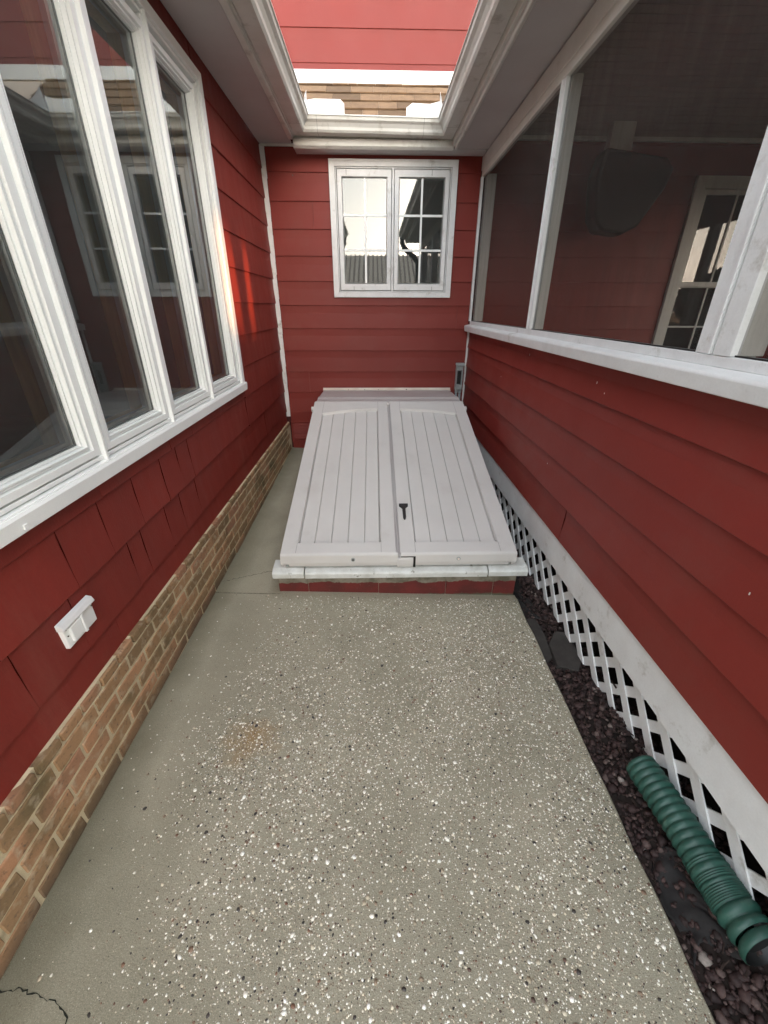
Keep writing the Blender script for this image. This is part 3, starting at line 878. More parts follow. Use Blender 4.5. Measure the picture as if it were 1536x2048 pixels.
# ------------------------------------------------------------------ BACK WALL
bw = thing('house_wall', 'red lap-sided end wall with the small two-sash window above the hatch', 'wall', (0, YW + 0.1, 0))
BWIN = (-0.39, 0.775, 1.69, 2.78); BH = (-0.355, 0.74, 1.725, 2.745)
PWIN = (2.97, 4.15, 0.95, 2.69); PH = (3.03, 4.09, 1.0, 2.62)
b = MB()
for a, c, d, e in rect_minus(-1.1, 5.0, 0.0, 2.93, [BH, PH]): b.box((a, YW + 0.014, d), (c, YW + 0.16, e))
b.build('sheathing', 'red_dark', bw)
r = random.Random(33)
k = 0
LN = [0.55 + 0.2135 * i for i in range(11)]
for w in LN:
    segs = [(-0.94, 0.985)]
    if k in (1, 4, 8): segs = [(-0.94, [0, -.70, 0, 0, 0.86, 0, 0, 0, -.55][k]), ([0, -.70, 0, 0, 0.86, 0, 0, 0, -.55][k], 0.985)]
    for a, c in segs:
        mb = MB(); j = r.uniform(-.0006, .0006)
        lap(mb, FB, a + .0006, c - .0006, w + r.uniform(-.001, .001), min(w + 0.2335, 2.86), 0.007 + j, -0.011, -0.003, [BH], wob=0.0008)
        mb.build('siding_board', 'red', bw)
    k += 1
one('skirt_panel', 'red', [((-0.94, YW - 0.001, 0.055), (0.985, YW + 0.010, 0.56))], bw)
# foundation vent, painted red
b = MB(); b.ring(FB, (-0.945, -0.715, 0.20, 0.445), (-0.925, -0.735, 0.225, 0.425), 0.002, 0.014, 0.002)
fv = b.build('foundation_vent', 'red', bw, bevel=0.0015)
for i in range(6):
    z = 0.238 + i * 0.031
    b = MB(); b.quadbox([FB(-.925, z, .012), FB(-.735, z, .012), FB(-.735, z + .004, .012), FB(-.925, z + .004, .012), FB(-.925, z + .022, .001), FB(-.735, z + .022, .001), FB(-.735, z + .026, .001), FB(-.925, z + .026, .001)])
    b.build('louver', 'red', fv)
one('hook', 'screw', [((-0.716, YW - .012, 2.655), (-0.708, YW - 0.001, 2.663))], bw)
# window
b = MB()
b.ring(FB, BWIN, (BWIN[0] + .058, BWIN[1] - .058, BWIN[2] + .050, BWIN[3] - .058), -0.02, 0.026, 0.003)
b.ring(FB, (BWIN[0] + .058, BWIN[1] - .058, BWIN[2] + .050, BWIN[3] - .058), (BWIN[0] + .068, BWIN[1] - .068, BWIN[2] + .060, BWIN[3] - .068), -0.03, 0.016, 0.001)
b.quadbox([FB(.180, 1.745, -.03), FB(.200, 1.745, -.03), FB(.200, 1.745, .020), FB(.180, 1.745, .020), FB(.180, 2.715, -.03), FB(.200, 2.715, -.03), FB(.200, 2.715, .020), FB(.180, 2.715, .020)])
bwin = b.build('window', 'white_old', bw, bevel=0.0015)
r = random.Random(5)
for (a, c) in ((-0.268, 0.128), (0.252, 0.655)):
    o0 = -0.319 if a < 0 else 0.203; o1 = 0.177 if a < 0 else 0.704
    s_ = MB()
    s_.ring(FB, (o0, o1, 1.754, 2.709), (a - .006, c + .006, 1.814, 2.652), -0.035, 0.014, 0.003)
    s_.ring(FB, (a - .006, c + .006, 1.814, 2.652), (a + .002, c - .002, 1.822, 2.644), -0.035, 0.002, 0.004)
    s_.build('sash', 'white_old', bwin)
    b = MB(); b.v += [FB(a - .004, 1.816, -.008), FB(c + .004, 1.816, -.008), FB(c + .004, 2.65, -.008), FB(a - .004, 2.65, -.008)]; b.f.append((0, 1, 2, 3))
    b.build('pane', 'glass_bright', bwin)
    mid = (a + c) / 2 + 0.003
    one('muntin', 'white_clean', [((mid - .009, YW + .001, 1.816), (mid + .009, YW + .0065, 2.65))], bwin)
    for z in (2.095, 2.370):
        one('muntin', 'white_clean', [((a - .004, YW + .0005, z - .009), (mid - .0092, YW + .0065, z + .009)), ((mid + .0092, YW + .0005, z - .009), (c + .004, YW + .0065, z + .009))], bwin)
    # storm clips
    cx = o0 + (0.085 if a < 0 else 0.335)
    for z0, z1 in ((2.664, 2.706), (1.757, 1.79)):
        one('clip', 'screw', [((cx + (.045 if z0 < 2 else 0), YW - .0165, z0), (cx + .003 + (.045 if z0 < 2 else 0), YW - .0135, z1))], bwin)
    sx = (o0 + 0.017) if a < 0 else (o1 - 0.017)
    one('latch', 'white_old', [((sx - .004, YW - .022, 2.19), (sx + .004, YW - .012, 2.24)), ((sx - .006, YW - .026, 2.205), (sx + .002, YW - .02, 2.215))], bwin)
one('room', 'dark', [((-0.6, YW + 0.9, 1.4), (1.0, YW + 1.0, 2.85)), ((-0.7, YW + 0.17, 1.4), (-0.6, YW + 1.0, 2.85)), ((1.0, YW + 0.17, 1.4), (1.1, YW + 1.0, 2.85)), ((-0.7, YW + .17, 2.85), (1.1, YW + 1.0, 2.9)), ((-0.7, YW + .17, 1.3), (1.1, YW + 1.0, 1.4))], bw)
# portion of the same wall seen inside the porch
k = 0
for w in [0.55 + 0.2135 * i for i in range(12)]:
    mb = MB(); lap(mb, FB, 1.06, 4.5, w, min(w + 0.2335, 2.96), 0.002, -0.008, -0.002, [PH], wob=0.0008)
    if mb.v: mb.build('siding_board', 'red', bw)
b = MB(); b.ring(FB, PWIN, (PWIN[0] + .10, PWIN[1] - .10, PWIN[2] + .08, PWIN[3] - .10), -0.02, 0.026, 0.004)
pw = b.build('porch_window', 'cream', bw, bevel=0.002)
for z0, z1, nn in ((1.80, 2.59, -0.002), (1.03, 1.83, -0.020)):
    s_ = MB(); s_.ring(FB, (3.07, 4.05, z0, z1), (3.115, 4.005, z0 + .045, z1 - .04), nn - .03, nn, 0.003); s_.build('sash', 'cream', pw)
    b = MB(); b.v += [FB(3.11, z0 + .04, nn - .014), FB(4.01, z0 + .04, nn - .014), FB(4.01, z1 - .035, nn - .014), FB(3.11, z1 - .035, nn - .014)]; b.f.append((0, 1, 2, 3))
    b.build('pane', 'glass_porch', pw)
    for i in (1, 2):
        x = 3.115 + 0.89 * i / 3
        one('muntin', 'cream', [((x - .008, YW - nn + .002, z0 + .04), (x + .008, YW - nn + .010, z1 - .036))], pw)
    zm = (z0 + z1) / 2
    if z0 < 1.5:
        one('muntin', 'cream', [((3.11, YW - nn + .0035, zm - .008), (4.01, YW - nn + .0095, zm + .008))], pw)
one('room', 'dark', [((2.8, YW + 0.9, 0.7), (4.4, YW + 1.0, 2.85)), ((2.7, YW + 0.17, 0.7), (2.8, YW + 1.0, 2.85)), ((4.4, YW + 0.17, 0.7), (4.5, YW + 1.0, 2.85)), ((2.7, YW + .17, 2.85), (4.5, YW + 1.0, 2.9)), ((2.7, YW + .17, 0.6), (4.5, YW + 1.0, 0.7))], bw)

# ------------------------------------------------------------------ SCREENED PORCH (right)
pr = thing('screened_porch', 'screened porch with red siding, white sill and posts along the right side', 'porch', (2.7, 2, 0))
RL = [0.47, 0.66, 0.85, 1.037, 1.225]
b = MB()
b.box((XR + 0.012, YE, 0.30), (XR + 0.10, 4.636, 1.40))
b.box((1.1, YE, 0.3), (4.6, YE + 0.1, 1.4)); b.box((4.5, YE, 0.3), (4.6, 4.64, 1.4))
b.build('sheathing', 'red_dark', pr)
r = random.Random(8)
for i, w in enumerate(RL):
    top = (RL + [1.395])[i + 1] + 0.02 if i < 4 else 1.395
    cuts = [YE, [1.9, -0.2, 0.4, -.3, -.1][i], 4.632]
    for a, c in zip(cuts, cuts[1:]):
        mb = MB(); lap(mb, FR, a + .0006, c - .0006, w + r.uniform(-.001, .001), top, 0.009, -0.013, -0.004, wob=0.0008)
        mb.build('siding_board', 'red', pr)
# end wall siding (faces the lawn)
for i, w in enumerate(RL):
    mb = MB(); lap(mb, lambda u, ww, n: (u, YE - n, ww), 1.0, 4.6, w, w + .2, 0.004, -0.006, 0.0); mb.build('siding_board', 'red', pr)
# sill: rail, sloped cap and apron
b = MB(); b.prism([(1.385, .006), (1.385, .052), (1.432, .058), (1.441, .052), (1.449, .010), (1.449, -.07), (1.385, -.07)], lambda t, p, q: FR(t, p, q), YE - .02, 4.634)
b.build('sill', 'white_old', pr, bevel=0.0025, )
b = MB(); b.quadbox([FR(YE, 1.449, -.06), FR(4.60, 1.449, -.06), FR(4.60, 1.449, .010), FR(YE, 1.449, .010), FR(YE, 1.480, -.06), FR(4.60, 1.480, -.06), FR(4.60, 1.480, .010), FR(YE, 1.480, .010)])
b.build('bottom_rail', 'white_old', pr, bevel=0.002)
b = MB(); b.box((XR - .012, YE - .01, 2.655), (XR + .03, 4.636, 2.80)); b.box((XR - .018, YE - .01, 2.70), (XR - .012, 4.636, 2.80))
b.build('header', 'cream', pr, bevel=0.003)
one('corner_trim', 'white_old', [((XR - .018, 4.598, 1.480), (XR + .002, 4.634, 2.655))], pr)
jag('corner_trim', FB, 1.003, 0.985, 0.60, 1.384, -0.001, 0.016, 'white_old', pr, 6, 0.0025, 0.19)
# posts: outside face trim + stud behind
OPEN = []
for (y0, y1, depth) in ((2.80, 2.885, .055), (1.185, 1.325, .070), (-0.46, -0.32, .09)):
    one('post', 'cream', [((XR + 0.016, y0 + .002, 1.482), (XR + 0.016 + depth, y1 - .002, 2.66))], pr, 0.002)
    if y1 - y0 > .1:
        m_ = (y0 + y1) / 2
        one('screen_stop', 'white_old', [((XR - .012, y0, 1.481), (XR + .016, m_ - .004, 2.655)), ((XR - .010, m_ + .004, 1.481), (XR + .016, y1, 2.655)), ((XR - .004, m_ - .004, 1.481), (XR + .016, m_ + .004, 2.655)), ((XR - .017, m_ + .004, 1.481), (XR - .0105, m_ + .014, 2.655))], pr, 0.0015)
    else:
        one('screen_stop', 'white_old', [((XR - .010, y0 + .018, 1.481), (XR + .016, y1 - .030, 2.655)), ((XR - .015, y1 - .029, 1.481), (XR + .016, y1 - .012, 2.655))], pr, 0.0015)
one('post', 'cream', [((XR + .018, 4.53, 1.482), (XR + .10, 4.60, 2.66))], pr)
for a, c in ((2.87, 4.60), (1.325, 2.818), (-0.32, 1.185)):
    b = MB(); b.v += [FR(a, 1.48, -.008), FR(c, 1.48, -.008), FR(c, 2.657, -.008), FR(a, 2.657, -.008)]; b.f.append((0, 1, 2, 3))
    b.build('screen', 'screen', pr)
    one('spline', 'black', [((XR + .002, a, 1.480), (XR + .006, c, 1.485)), ((XR + .002, a, 1.4851), (XR + .006, a + .005, 2.655))], pr)
# porch floor, ceiling boards, far rails
one('floor', 'porch_floor', [((1.10, YE + .1, 0.42), (4.5, 4.636, 0.50))], pr)
w_ = 0.075
y = YE + .12; 
i = 0
while y < 4.60:
    b = MB(); e = min(y + w_ - 0.006, 4.634)
    b.box((1.11, y, 2.945 + (i % 2) * .0006), (4.5, e, 2.962)); b.build('ceiling_board', 'porch_ceiling', pr)
    y += w_; i += 1
one('ceiling_backing', 'porch_ceiling', [((1.0, YE, 2.966), (4.6, 4.64, 2.99))], pr)
one('crown', 'cream', [((1.11, 4.60, 2.915), (4.5, 4.634, 2.943))], pr)
one('outer_header', 'cream', [((4.5, YE, 2.60), (4.6, 4.64, 2.95)), ((1.1, YE, 2.60), (4.5, YE + .1, 2.95))], pr)
for y in (YE, 1.2, 2.85, 4.54): one('post', 'cream', [((4.5, y, 1.402), (4.6, y + .1, 2.598))], pr)
for x in (XR + .016, 2.2, 3.4): one('post', 'cream', [((x, YE, 1.402), (x + .10, YE + .1, 2.598 if x > 1.1 else 2.65))], pr)
for a, c in ((-0.5, 1.2), (1.3, 2.85), (2.95, 4.54)):
    b = MB(); b.v += [(4.55, a, 1.40), (4.55, c, 1.40), (4.55, c, 2.60), (4.55, a, 2.60)]; b.f.append((0, 1, 2, 3)); b.build('screen', 'screen', pr)
for a, c in ((1.116, 2.2), (2.3, 3.4), (3.5, 4.5)):
    b = MB(); b.v += [(a, YE + .05, 1.40), (c, YE + .05, 1.40), (c, YE + .05, 2.60), (a, YE + .05, 2.60)]; b.f.append((0, 1, 2, 3)); b.build('screen', 'screen', pr)
for i, (y, z, l) in enumerate([(2.75, 1.33, .012), (1.86, 1.30, .010), (1.78, 1.27, .006), (3.3, 1.12, .006), (0.85, 0.92, .008), (2.2, 0.80, .007)]):
    one('paint_chip', 'cream', [((XR - .0085, y, z), (XR - .0065, y + .0022, z + l))], pr)
# skirt board and lattice
b = MB(); n0 = 0
for k in range(24):
    y0, y1 = YE + (4.636 - YE) * k / 24, YE + (4.636 - YE) * (k + 1) / 24
    b.quadbox([(XR + .006, y0, .292), (XR + .028, y0, .292), (XR + .028, y1, .292), (XR + .006, y1, .292), (XR + .006, y0, .475), (XR + .028, y0, .475), (XR + .028, y1, .475), (XR + .006, y1, .475)])
b.build('skirt_board', 'white_old', pr)
lat = one('lattice', 'white_old', [((XR + .0295, YE, .305), (XR + .045, 4.63, .33))], pr)
r = random.Random(12)
ZT = 0.305
for dirn in (1, -1):
    for i in range(-14, 22):
        c0 = (1.6525 if dirn == 1 else 1.4725) + 0.155 * i
        zb = 0.008 + r.uniform(-.005, .005) + 0.02 * max(0, 1.0 - abs(c0 - .9))
        y_b, y_t = c0 - dirn * zb, c0 - dirn * ZT
        if max(y_b, y_t) > 4.60 or min(y_b, y_t) < YE + .03: continue
        hw = 0.021 * math.sqrt(2)
        x0 = XR + (.0300 if dirn == -1 else .0362)
        b = MB()
        b.quadbox([(x0, y_b - hw, zb), (x0 + .006, y_b - hw, zb), (x0 + .006, y_b + hw, zb), (x0, y_b + hw, zb),
                   (x0, y_t - hw, ZT), (x0 + .006, y_t - hw, ZT), (x0 + .006, y_t + hw, ZT), (x0, y_t + hw, ZT)])
        b.build('slat', 'white_old', lat, bevel=0.0006)
tag(one('dead_leaf', 'mulch', [((XR + .024, 1.205, .145), (XR + .029, 1.232, .152))]), 'tiny dark dead leaf caught on a white lattice slat', 'leaf')
one('crawl_space', 'dark', [((1.9, YE, -.12), (1.95, 4.64, .42)), ((1.05, YE + .0, -.12), (1.95, YE + .05, .42))], pr)

# ------------------------------------------------------------------ UPPER WALL
uw = thing('upper_wall', 'bright red upper-storey wall seen above the narrow shingled roof', 'wall', (0, 5.1, 3.4))
one('sheathing', 'red_dark', [((-4.5, 4.995, 3.2), (5.0, 5.15, 7.0))], uw)
w = 3.475 - 0.155
for i in range(17):
    w0 = 3.52 + 0.218 * (i - 1)
    mb = MB()
    if i == 0: lap(mb, FU, -4.5, 5.0, 3.468, 3.54, 0.002, -0.004, -0.002)
    else: lap(mb, FU, -4.5, 5.0, w0, w0 + .238, 0.003, -0.009, -0.002)
    mb.build('siding_board', 'red', uw)
one('frieze_board', 'white_clean', [((-4.5, 4.955, 3.372), (5.0, 4.99, 3.470))], uw, 0.002)

# ------------------------------------------------------------------ ROOFS AND EAVES
SH = (3.35 - 3.00) / (4.99 - 4.46)
def roof_thing(label, fn, u0, u1, rise, run, rows, soffits, parts):
    t = thing('roof', label, 'roof', (0, 0, 3))
    return t
rb = thing('roof', 'narrow brown shingle roof below the white band at the back', 'roof', (0, 4.7, 3.0))
slope = math.atan2(0.40, 0.56)
cs, sn = math.cos(slope), math.sin(slope)
def shingle_row(t, fn, u0, u1, d0, d1, lift, seed, wmin=.10, wmax=.26, name='shingle'):
    rr = random.Random(seed); u = u0
    while u < u1:
        e = min(u + rr.uniform(wmin, wmax), u1)
        mb = MB(); j = rr.uniform(0, .0025)
        a, b_ = d0 + rr.uniform(-.004, .004), d1
        mb.quadbox([fn(u + .001, a, lift - .004), fn(e - .001, a + rr.uniform(-.002, .002), lift - .004), fn(e - .001, b_, -.001), fn(u + .001, b_, -.001),
                    fn(u + .001, a, lift + .005 + j), fn(e - .001, a, lift + .005 + j), fn(e - .001, b_, .003), fn(u + .001, b_, .003)])
        mb.build(name, 'shingle', t)
        u = e
def RB(u, d, n): return (u, 4.43 + d * cs - n * sn, 2.985 + d * sn + n * cs)
for k in range(5):
    shingle_row(rb, RB, -0.80, 0.85, -0.03 + 0.165 * k, 0.19 + 0.165 * k, 0.014, 50 + k, .07, .24)
b = MB()
b.quadbox([RB(-4.5, 0, -.03), RB(5, 0, -.03), RB(5, .75, -.03), RB(-4.5, .75, -.03), RB(-4.5, 0, -.002), RB(5, 0, -.002), RB(5, .75, -.002), RB(-4.5, .75, -.002)])
b.build('deck', 'barn_roof', rb)
# boxed eave of the back: soffit, fascia with a cant strip
b = MB(); b.box((-0.66, 4.472, 2.805), (0.99, 4.636, 2.82)); b.build('soffit', 'soffit', rb)
b = MB(); b.prism([(4.468, 2.800), (4.448, 2.815), (4.452, 2.862), (4.470, 2.868), (4.49, 2.868), (4.49, 2.800)], lambda t, p, q: (t, p, q), -0.660, 0.690)
b.build('cant_strip', 'gutter', rb, bevel=0.004, seg=2)
one('fascia', 'gutter', [((-0.66, 4.470, 2.868), (0.69, 4.49, 2.99))], rb)

rl = thing('roof', 'left wing roof with its wide pale soffit above the long window', 'roof', (-0.9, 2, 3.0))
one('soffit', 'soffit', [((XL + .001, YE - .25, 2.875), (-0.70, 4.634, 2.89))], rl)
one('soffit_edge', 'gutter', [((-0.70, YE - .25, 2.858), (-0.6605, 4.478, 2.90)), ((XL + .004, 4.622, 2.855), (-0.665, 4.636, 2.8745))], rl, 0.004)
one('fascia', 'gutter', [((-0.668, YE - .25, 2.872), (-0.648, 4.47, 3.02))], rl)
def RLf(u, d, n): return (-0.63 - d * .9 + n * .43, u, 3.0 + d * .43 + n * .9)
b = MB(); b.quadbox([RLf(YE - .3, -.02, -.03), RLf(4.9, -.02, -.03), RLf(4.9, 3.6, -.03), RLf(YE - .3, 3.6, -.03), RLf(YE - .3, -.02, .004), RLf(4.9, -.02, .004), RLf(4.9, 3.6, .004), RLf(YE - .3, 3.6, .004)])
b.build('deck', 'shingle', rl)
b = MB(); b.v += [(XL, YE + .02, 2.98), (-4.0, YE + .02, 2.98), (-4.0, YE + .02, 4.5)]; b.v += [(x, y + .08, z) for x, y, z in b.v]; b.f += [(0, 1, 2), (5, 4, 3), (0, 3, 4, 1), (1, 4, 5, 2), (2, 5, 3, 0)]
b.build('gable', 'red', rl)
one('rake_board', 'gutter', [((XL, YE - .01, 2.80), (-0.67, YE + .03, 2.874))], rl)
for k in range(4):
    shingle_row(rl, RLf, YE - .25, 4.4, -0.02 + .14 * k, .16 + .14 * k, .010, 80 + k, .2, .45)

rr_ = thing('roof', 'porch roof with grey soffit and cream header over the screens', 'roof', (1.5, 2, 3.0))
one('soffit', 'soffit', [((0.715, YE - .25, 2.812), (XR + .05, 4.47, 2.826)), ((0.9905, 4.47, 2.812), (XR + .05, 4.634, 2.826))], rr_)
one('soffit_edge', 'gutter', [((0.700, YE - .25, 2.796), (0.722, 4.448, 2.835))], rr_, 0.004)
one('fascia', 'gutter', [((0.680, YE - .25, 2.82), (0.699, 4.47, 2.99))], rr_)
def RRf(u, d, n): return (0.66 + d * .9 - n * .43, u, 2.98 + d * .43 + n * .9)
b = MB(); b.quadbox([RRf(YE - .3, -.02, -.03), RRf(4.9, -.02, -.03), RRf(4.9, 3.4, -.03), RRf(YE - .3, 3.4, -.03), RRf(YE - .3, -.02, .004), RRf(4.9, -.02, .004), RRf(4.9, 3.4, .004), RRf(YE - .3, 3.4, .004)])
b.build('deck', 'shingle', rr_)
b = MB(); b.v += [(3.7, YE - .3, 4.42), (3.7, 4.9, 4.42), (5.2, 4.9, 3.4), (5.2, YE - .3, 3.4)]; b.v += [(x, y, z - .04) for x, y, z in b.v]; b.f += [(0, 1, 2, 3), (7, 6, 5, 4), (0, 3, 7, 4), (1, 5, 6, 2), (2, 6, 7, 3), (0, 4, 5, 1)]
b.build('far_slope', 'shingle', rr_)
for k in range(4):
    shingle_row(rr_, RRf, YE - .25, 4.4, -0.02 + .14 * k, .16 + .14 * k, .010, 90 + k, .2, .45)
one('gable', 'red', [((0.72, YE - .2, 2.99), (4.6, YE - .14, 3.08)), ((1.3, YE - .2, 3.08), (4.6, YE - .14, 3.5))], rr_)

# ---- the gutter round the three sides
gt = thing('gutter', 'pale aluminium gutter running round three sides under the roof edges', 'gutter', (0, 4.3, 2.9))
# profile in (d = distance out from fascia, h = height over bottom)
PR = [(0.0, 0.075), (0.0, 0.0), (0.088, -0.001), (0.100, 0.012), (0.104, 0.030), (0.118, 0.052), (0.136, 0.066), (0.141, 0.085), (0.148, 0.087), (0.148, 0.094), (0.128, 0.094), (0.128, 0.090), (0.135, 0.087),
      (0.131, 0.068), (0.113, 0.054), (0.099, 0.031), (0.094, 0.014), (0.085, 0.004), (0.004, 0.004), (0.004, 0.075)]
ZG = 2.876
XF0, XF1, YF = -0.646, 0.678, 4.4485
def gl_pt(side, t, d, h):
    if side == 'L': return (XF0 + d, t, ZG + h)
    if side == 'R': return (XF1 - d, t, ZG + h - .012)
def gutter_side(side, y0, y1):
    mb = MB(); k = len(PR)
    for t in (0, 1):
        for d, h in PR:
            y = y0 if t == 0 else min(y1, YF - d)
            mb.v.append(gl_pt(side, y, d, h))
    for i in range(k):
        j = (i + 1) % k; mb.f.append((i, j, k + j, k + i))
    return mb.build('gutter_run', 'gutter', gt)
gutter_side('L', -0.25 + YE, 9); gutter_side('R', -0.25 + YE, 9)
mb = MB(); k = len(PR)
for sgn in (0, 1):
    for d, h in PR:
        x = XF0 + d if sgn == 0 else XF1 - d
        mb.v.append((x, YF - d, ZG + h - 0.012 * sgn))
for i in range(k):
    j = (i + 1) % k; mb.f.append((i, j, k + j, k + i))
mb.build('gutter_run', 'gutter', gt)
# corner boxes: slightly larger sleeves over the joints
for x0, x1 in ((-0.44, -0.4385), (0.42, 0.4215)):
    mb = MB()
    for t, x in enumerate((x0, x1)):
        for d, h in PR[1:9]: mb.v.append((x, YF - d - .0012, ZG + h - .0012 - .012 * (x + .65) / 1.33))
    for i in range(7): mb.f.append((i, i + 1, 9 + i, 8 + i))
    mb.build('seam', 'crack', gt)
for (x, s_) in ((XF0, 1), (XF1, -1)):
    mb = MB()
    for d, h in ((0.0, -.0015), (0.098, -.0015)):
        mb.v += [(x + s_ * d, 4.19, ZG + h - (0 if s_ == 1 else .012)), (x + s_ * d, 4.192, ZG + h - (0 if s_ == 1 else .012))]
    mb.f.append((0, 1, 3, 2)); mb.build('seam', 'crack', gt)
# splash guards on the inside corners
def plate(pts, nrm, th=0.0012):
    mb = MB(); n = len(pts); nv = Vector(nrm) * th
    mb.v += [tuple(p) for p in pts] + [tuple(Vector(p) + nv) for p in pts]
    mb.f.append(tuple(range(n))); mb.f.append(tuple(reversed(range(n, 2 * n))))
    for i in range(n): mb.f.append((i, (i + 1) % n, n + (i + 1) % n, n + i))
    return mb
yl = YF - .144
plate([(-.502, yl, 2.962), (-.215, yl, 2.962), (-.215, yl, 3.03), (-.245, yl, 3.056), (-.45, yl, 3.057), (-.502, yl, 3.05)], (0, 1, 0)).build('splash_guard', 'white_clean', gt)
plate([(-.502, yl, 2.962), (-.502, yl - .20, 2.962), (-.505, yl - .10, 3.05), (-.502, yl - .02, 3.10)], (-1, 0, 0)).build('splash_guard', 'white_clean', gt)
plate([(.275, yl, 2.952), (.534, yl, 2.952), (.534, yl, 3.052), (.46, yl, 3.035), (.32, yl, 3.040), (.275, yl, 3.012)], (0, 1, 0)).build('splash_guard', 'white_clean', gt)
plate([(.534, yl, 2.952), (.534, yl - .20, 2.952), (.537, yl - .09, 3.03), (.534, yl - .02, 3.10)], (1, 0, 0)).build('splash_guard', 'white_clean', gt)
# downspouts at the open ends (seen mirrored in the back window)
for side, x0, x1 in ((-1, -0.585, XL + .05), (1, 0.61, XR - .05)):
    mb = MB(); yy = YE - 0.12
    mb.tube([(x0, yy, 2.88), (x0, yy, 2.80), (x0 + side * .05, yy + .02, 2.70), (x1 - side * .06, yy + .04, 2.52), (x1, yy + .05, 2.42), (x1, yy + .05, 0.2), (x1, yy - .05, .08)], .052, 10)
    mb.build('downspout', 'black', gt)  # black in place of gutter metal puts their backlit shade into the colour

# ------------------------------------------------------------------ CELLAR HATCH
ht = thing('cellar_hatch', 'sloping pale beige plastic cellar hatch with two grooved doors and black handle', 'cellar hatch', (0.13, 3.2, 0.03))
HX0, HX1, HY0, HZ0, HY1, HZ1 = -0.548, 0.830, 2.02, 0.325, 3.85, 0.81
sa = math.atan2(HZ1 - HZ0, HY1 - HY0); sc_, ss_ = math.cos(sa), math.sin(sa)
def FD(u, w, n): return (u, HY0 + w * sc_ - n * ss_, HZ0 + w * ss_ + n * sc_)
LW_ = math.hypot(HY1 - HY0, HZ1 - HZ0)
def arch_poly(u0, u1, cu, lo, hi, nseg=14):
    """points of an arch from u0 to u1, highest at cu"""
    out = []
    span = max(abs(u0 - cu), abs(u1 - cu))
    for i in range(nseg + 1):
        u = u0 + (u1 - u0) * i / nseg
        out.append((u, hi - (hi - lo) * ((u - cu) / span) ** 2))
    return out
def door(u0, u1, p0, p1, cu, side):
    # frame: stiles, bottom rail, arched top rail around a sunk panel, plus the skirt lip
    mb = MB(); T = 0.034
    def blk(a, b_, c, d, n0=0.0, n1=T):
        mb.quadbox([FD(a, c, n0 - .03), FD(b_, c, n0 - .03), FD(b_, c, n1 - .03), FD(a, c, n1 - .03), FD(a, d, n0 - .03), FD(b_, d, n0 - .03), FD(b_, d, n1 - .03), FD(a, d, n1 - .03)])
    a0, a1 = arch_poly(p0, p1, cu, 1.685, 1.770)[0], None
    def top(u): 
        span = max(abs(p0 - cu), abs(p1 - cu)); return 1.770 - 0.085 * ((u - cu) / span) ** 2
    # body shell without the panel, as one welded sheet with thickness
    outer = [(u0, 0.0), (u1, 0.0), (u1, LW_ + .02), (u0, LW_ + .02)]
    bm = bmesh.new()
    W0 = 0.083
    us = [u0] + [p0 + (p1 - p0) * i / 16 for i in range(17)] + [u1]
    def V(u, w, n): return bm.verts.new(FD(u, w, n))
    NT, NB = 0.004, -0.016
    cols = []
    # stile left, panel columns (bottom rail / top rail), stile right
    def quad(pts, n): 
        f = bm.faces.new([V(u, w, n) for u, w in pts]); return f
    quad([(u0, 0), (p0, 0), (p0, LW_ + .02), (u0, LW_ + .02)], NT)
    quad([(p1, 0), (u1, 0), (u1, LW_ + .02), (p1, LW_ + .02)], NT)
    for i in range(16):
        a, b_ = us[1 + i], us[2 + i]
        quad([(a, 0), (b_, 0), (b_, W0), (a, W0)], NT)
        quad([(a, top(a)), (b_, top(b_)), (b_, LW_ + .02), (a, LW_ + .02)], NT)
        # inner arch wall, softened
        f = bm.faces.new([V(a, top(a), NT), V(b_, top(b_), NT), V(b_, top(b_) - .008, NB), V(a, top(a) - .008, NB)])
    f = bm.faces.new([V(p0, W0, NT), V(p1, W0, NT), V(p1, W0 + .004, NB), V(p0, W0 + .004, NB)])
    f = bm.faces.new([V(p0, W0, NT), V(p0, top(p0), NT), V(p0 + .006, top(p0), NB), V(p0 + .006, W0, NB)])
    f = bm.faces.new([V(p1, W0, NT), V(p1, top(p1), NT), V(p1 - .006, top(p1), NB), V(p1 - .006, W0, NB)])
    bmesh.ops.remove_doubles(bm, verts=bm.verts, dist=0.0004)
    n = len(mb.v)
    bm.verts.ensure_lookup_table()
    for v in bm.verts: mb.v.append(tuple(v.co))
    for f in bm.faces: mb.f.append(tuple(n + v.index for v in f.verts))
    bm.free()
    # side walls and front lip: profile down the slope, lip is vertical
    def lipq(a, b_, zlo, bulge=0.010):
        A = FD(a, 0, NT); B = FD(b_, 0, NT)
        pts = [(0, 0), (-0.012, -0.010), (-0.016, -0.058), (-0.008, -0.086 - zlo), (0.012, -0.091 - zlo)]
        n = len(mb.v)
        for P_ in (A, B):
            for dy, dz in pts: mb.v.append((P_[0], P_[1] + dy, P_[2] + dz))
        k = len(pts)
        for i in range(k - 1): mb.f.append((n + i, n + i + 1, n + k + i + 1, n + k + i))
    # side skirts
    for u, sg in ((u0, -1 if side == 'L' else 1), (u1, 1 if side == 'R' else -1)):
        outer_side = (side == 'L' and u == u0) or (side == 'R' and u == u1)
        dp = 0.075 if outer_side else 0.02
        sgx = -1 if u == u0 else 1
        n = len(mb.v)
        mb.v += [FD(u, 0, NT), FD(u, LW_ + .02, NT), FD(u + sgx * .006 * outer_side, 0, NT - dp), FD(u + sgx * .006 * outer_side, LW_ + .02, NT - dp)]
        mb.f.append((n, n + 1, n + 3, n + 2))
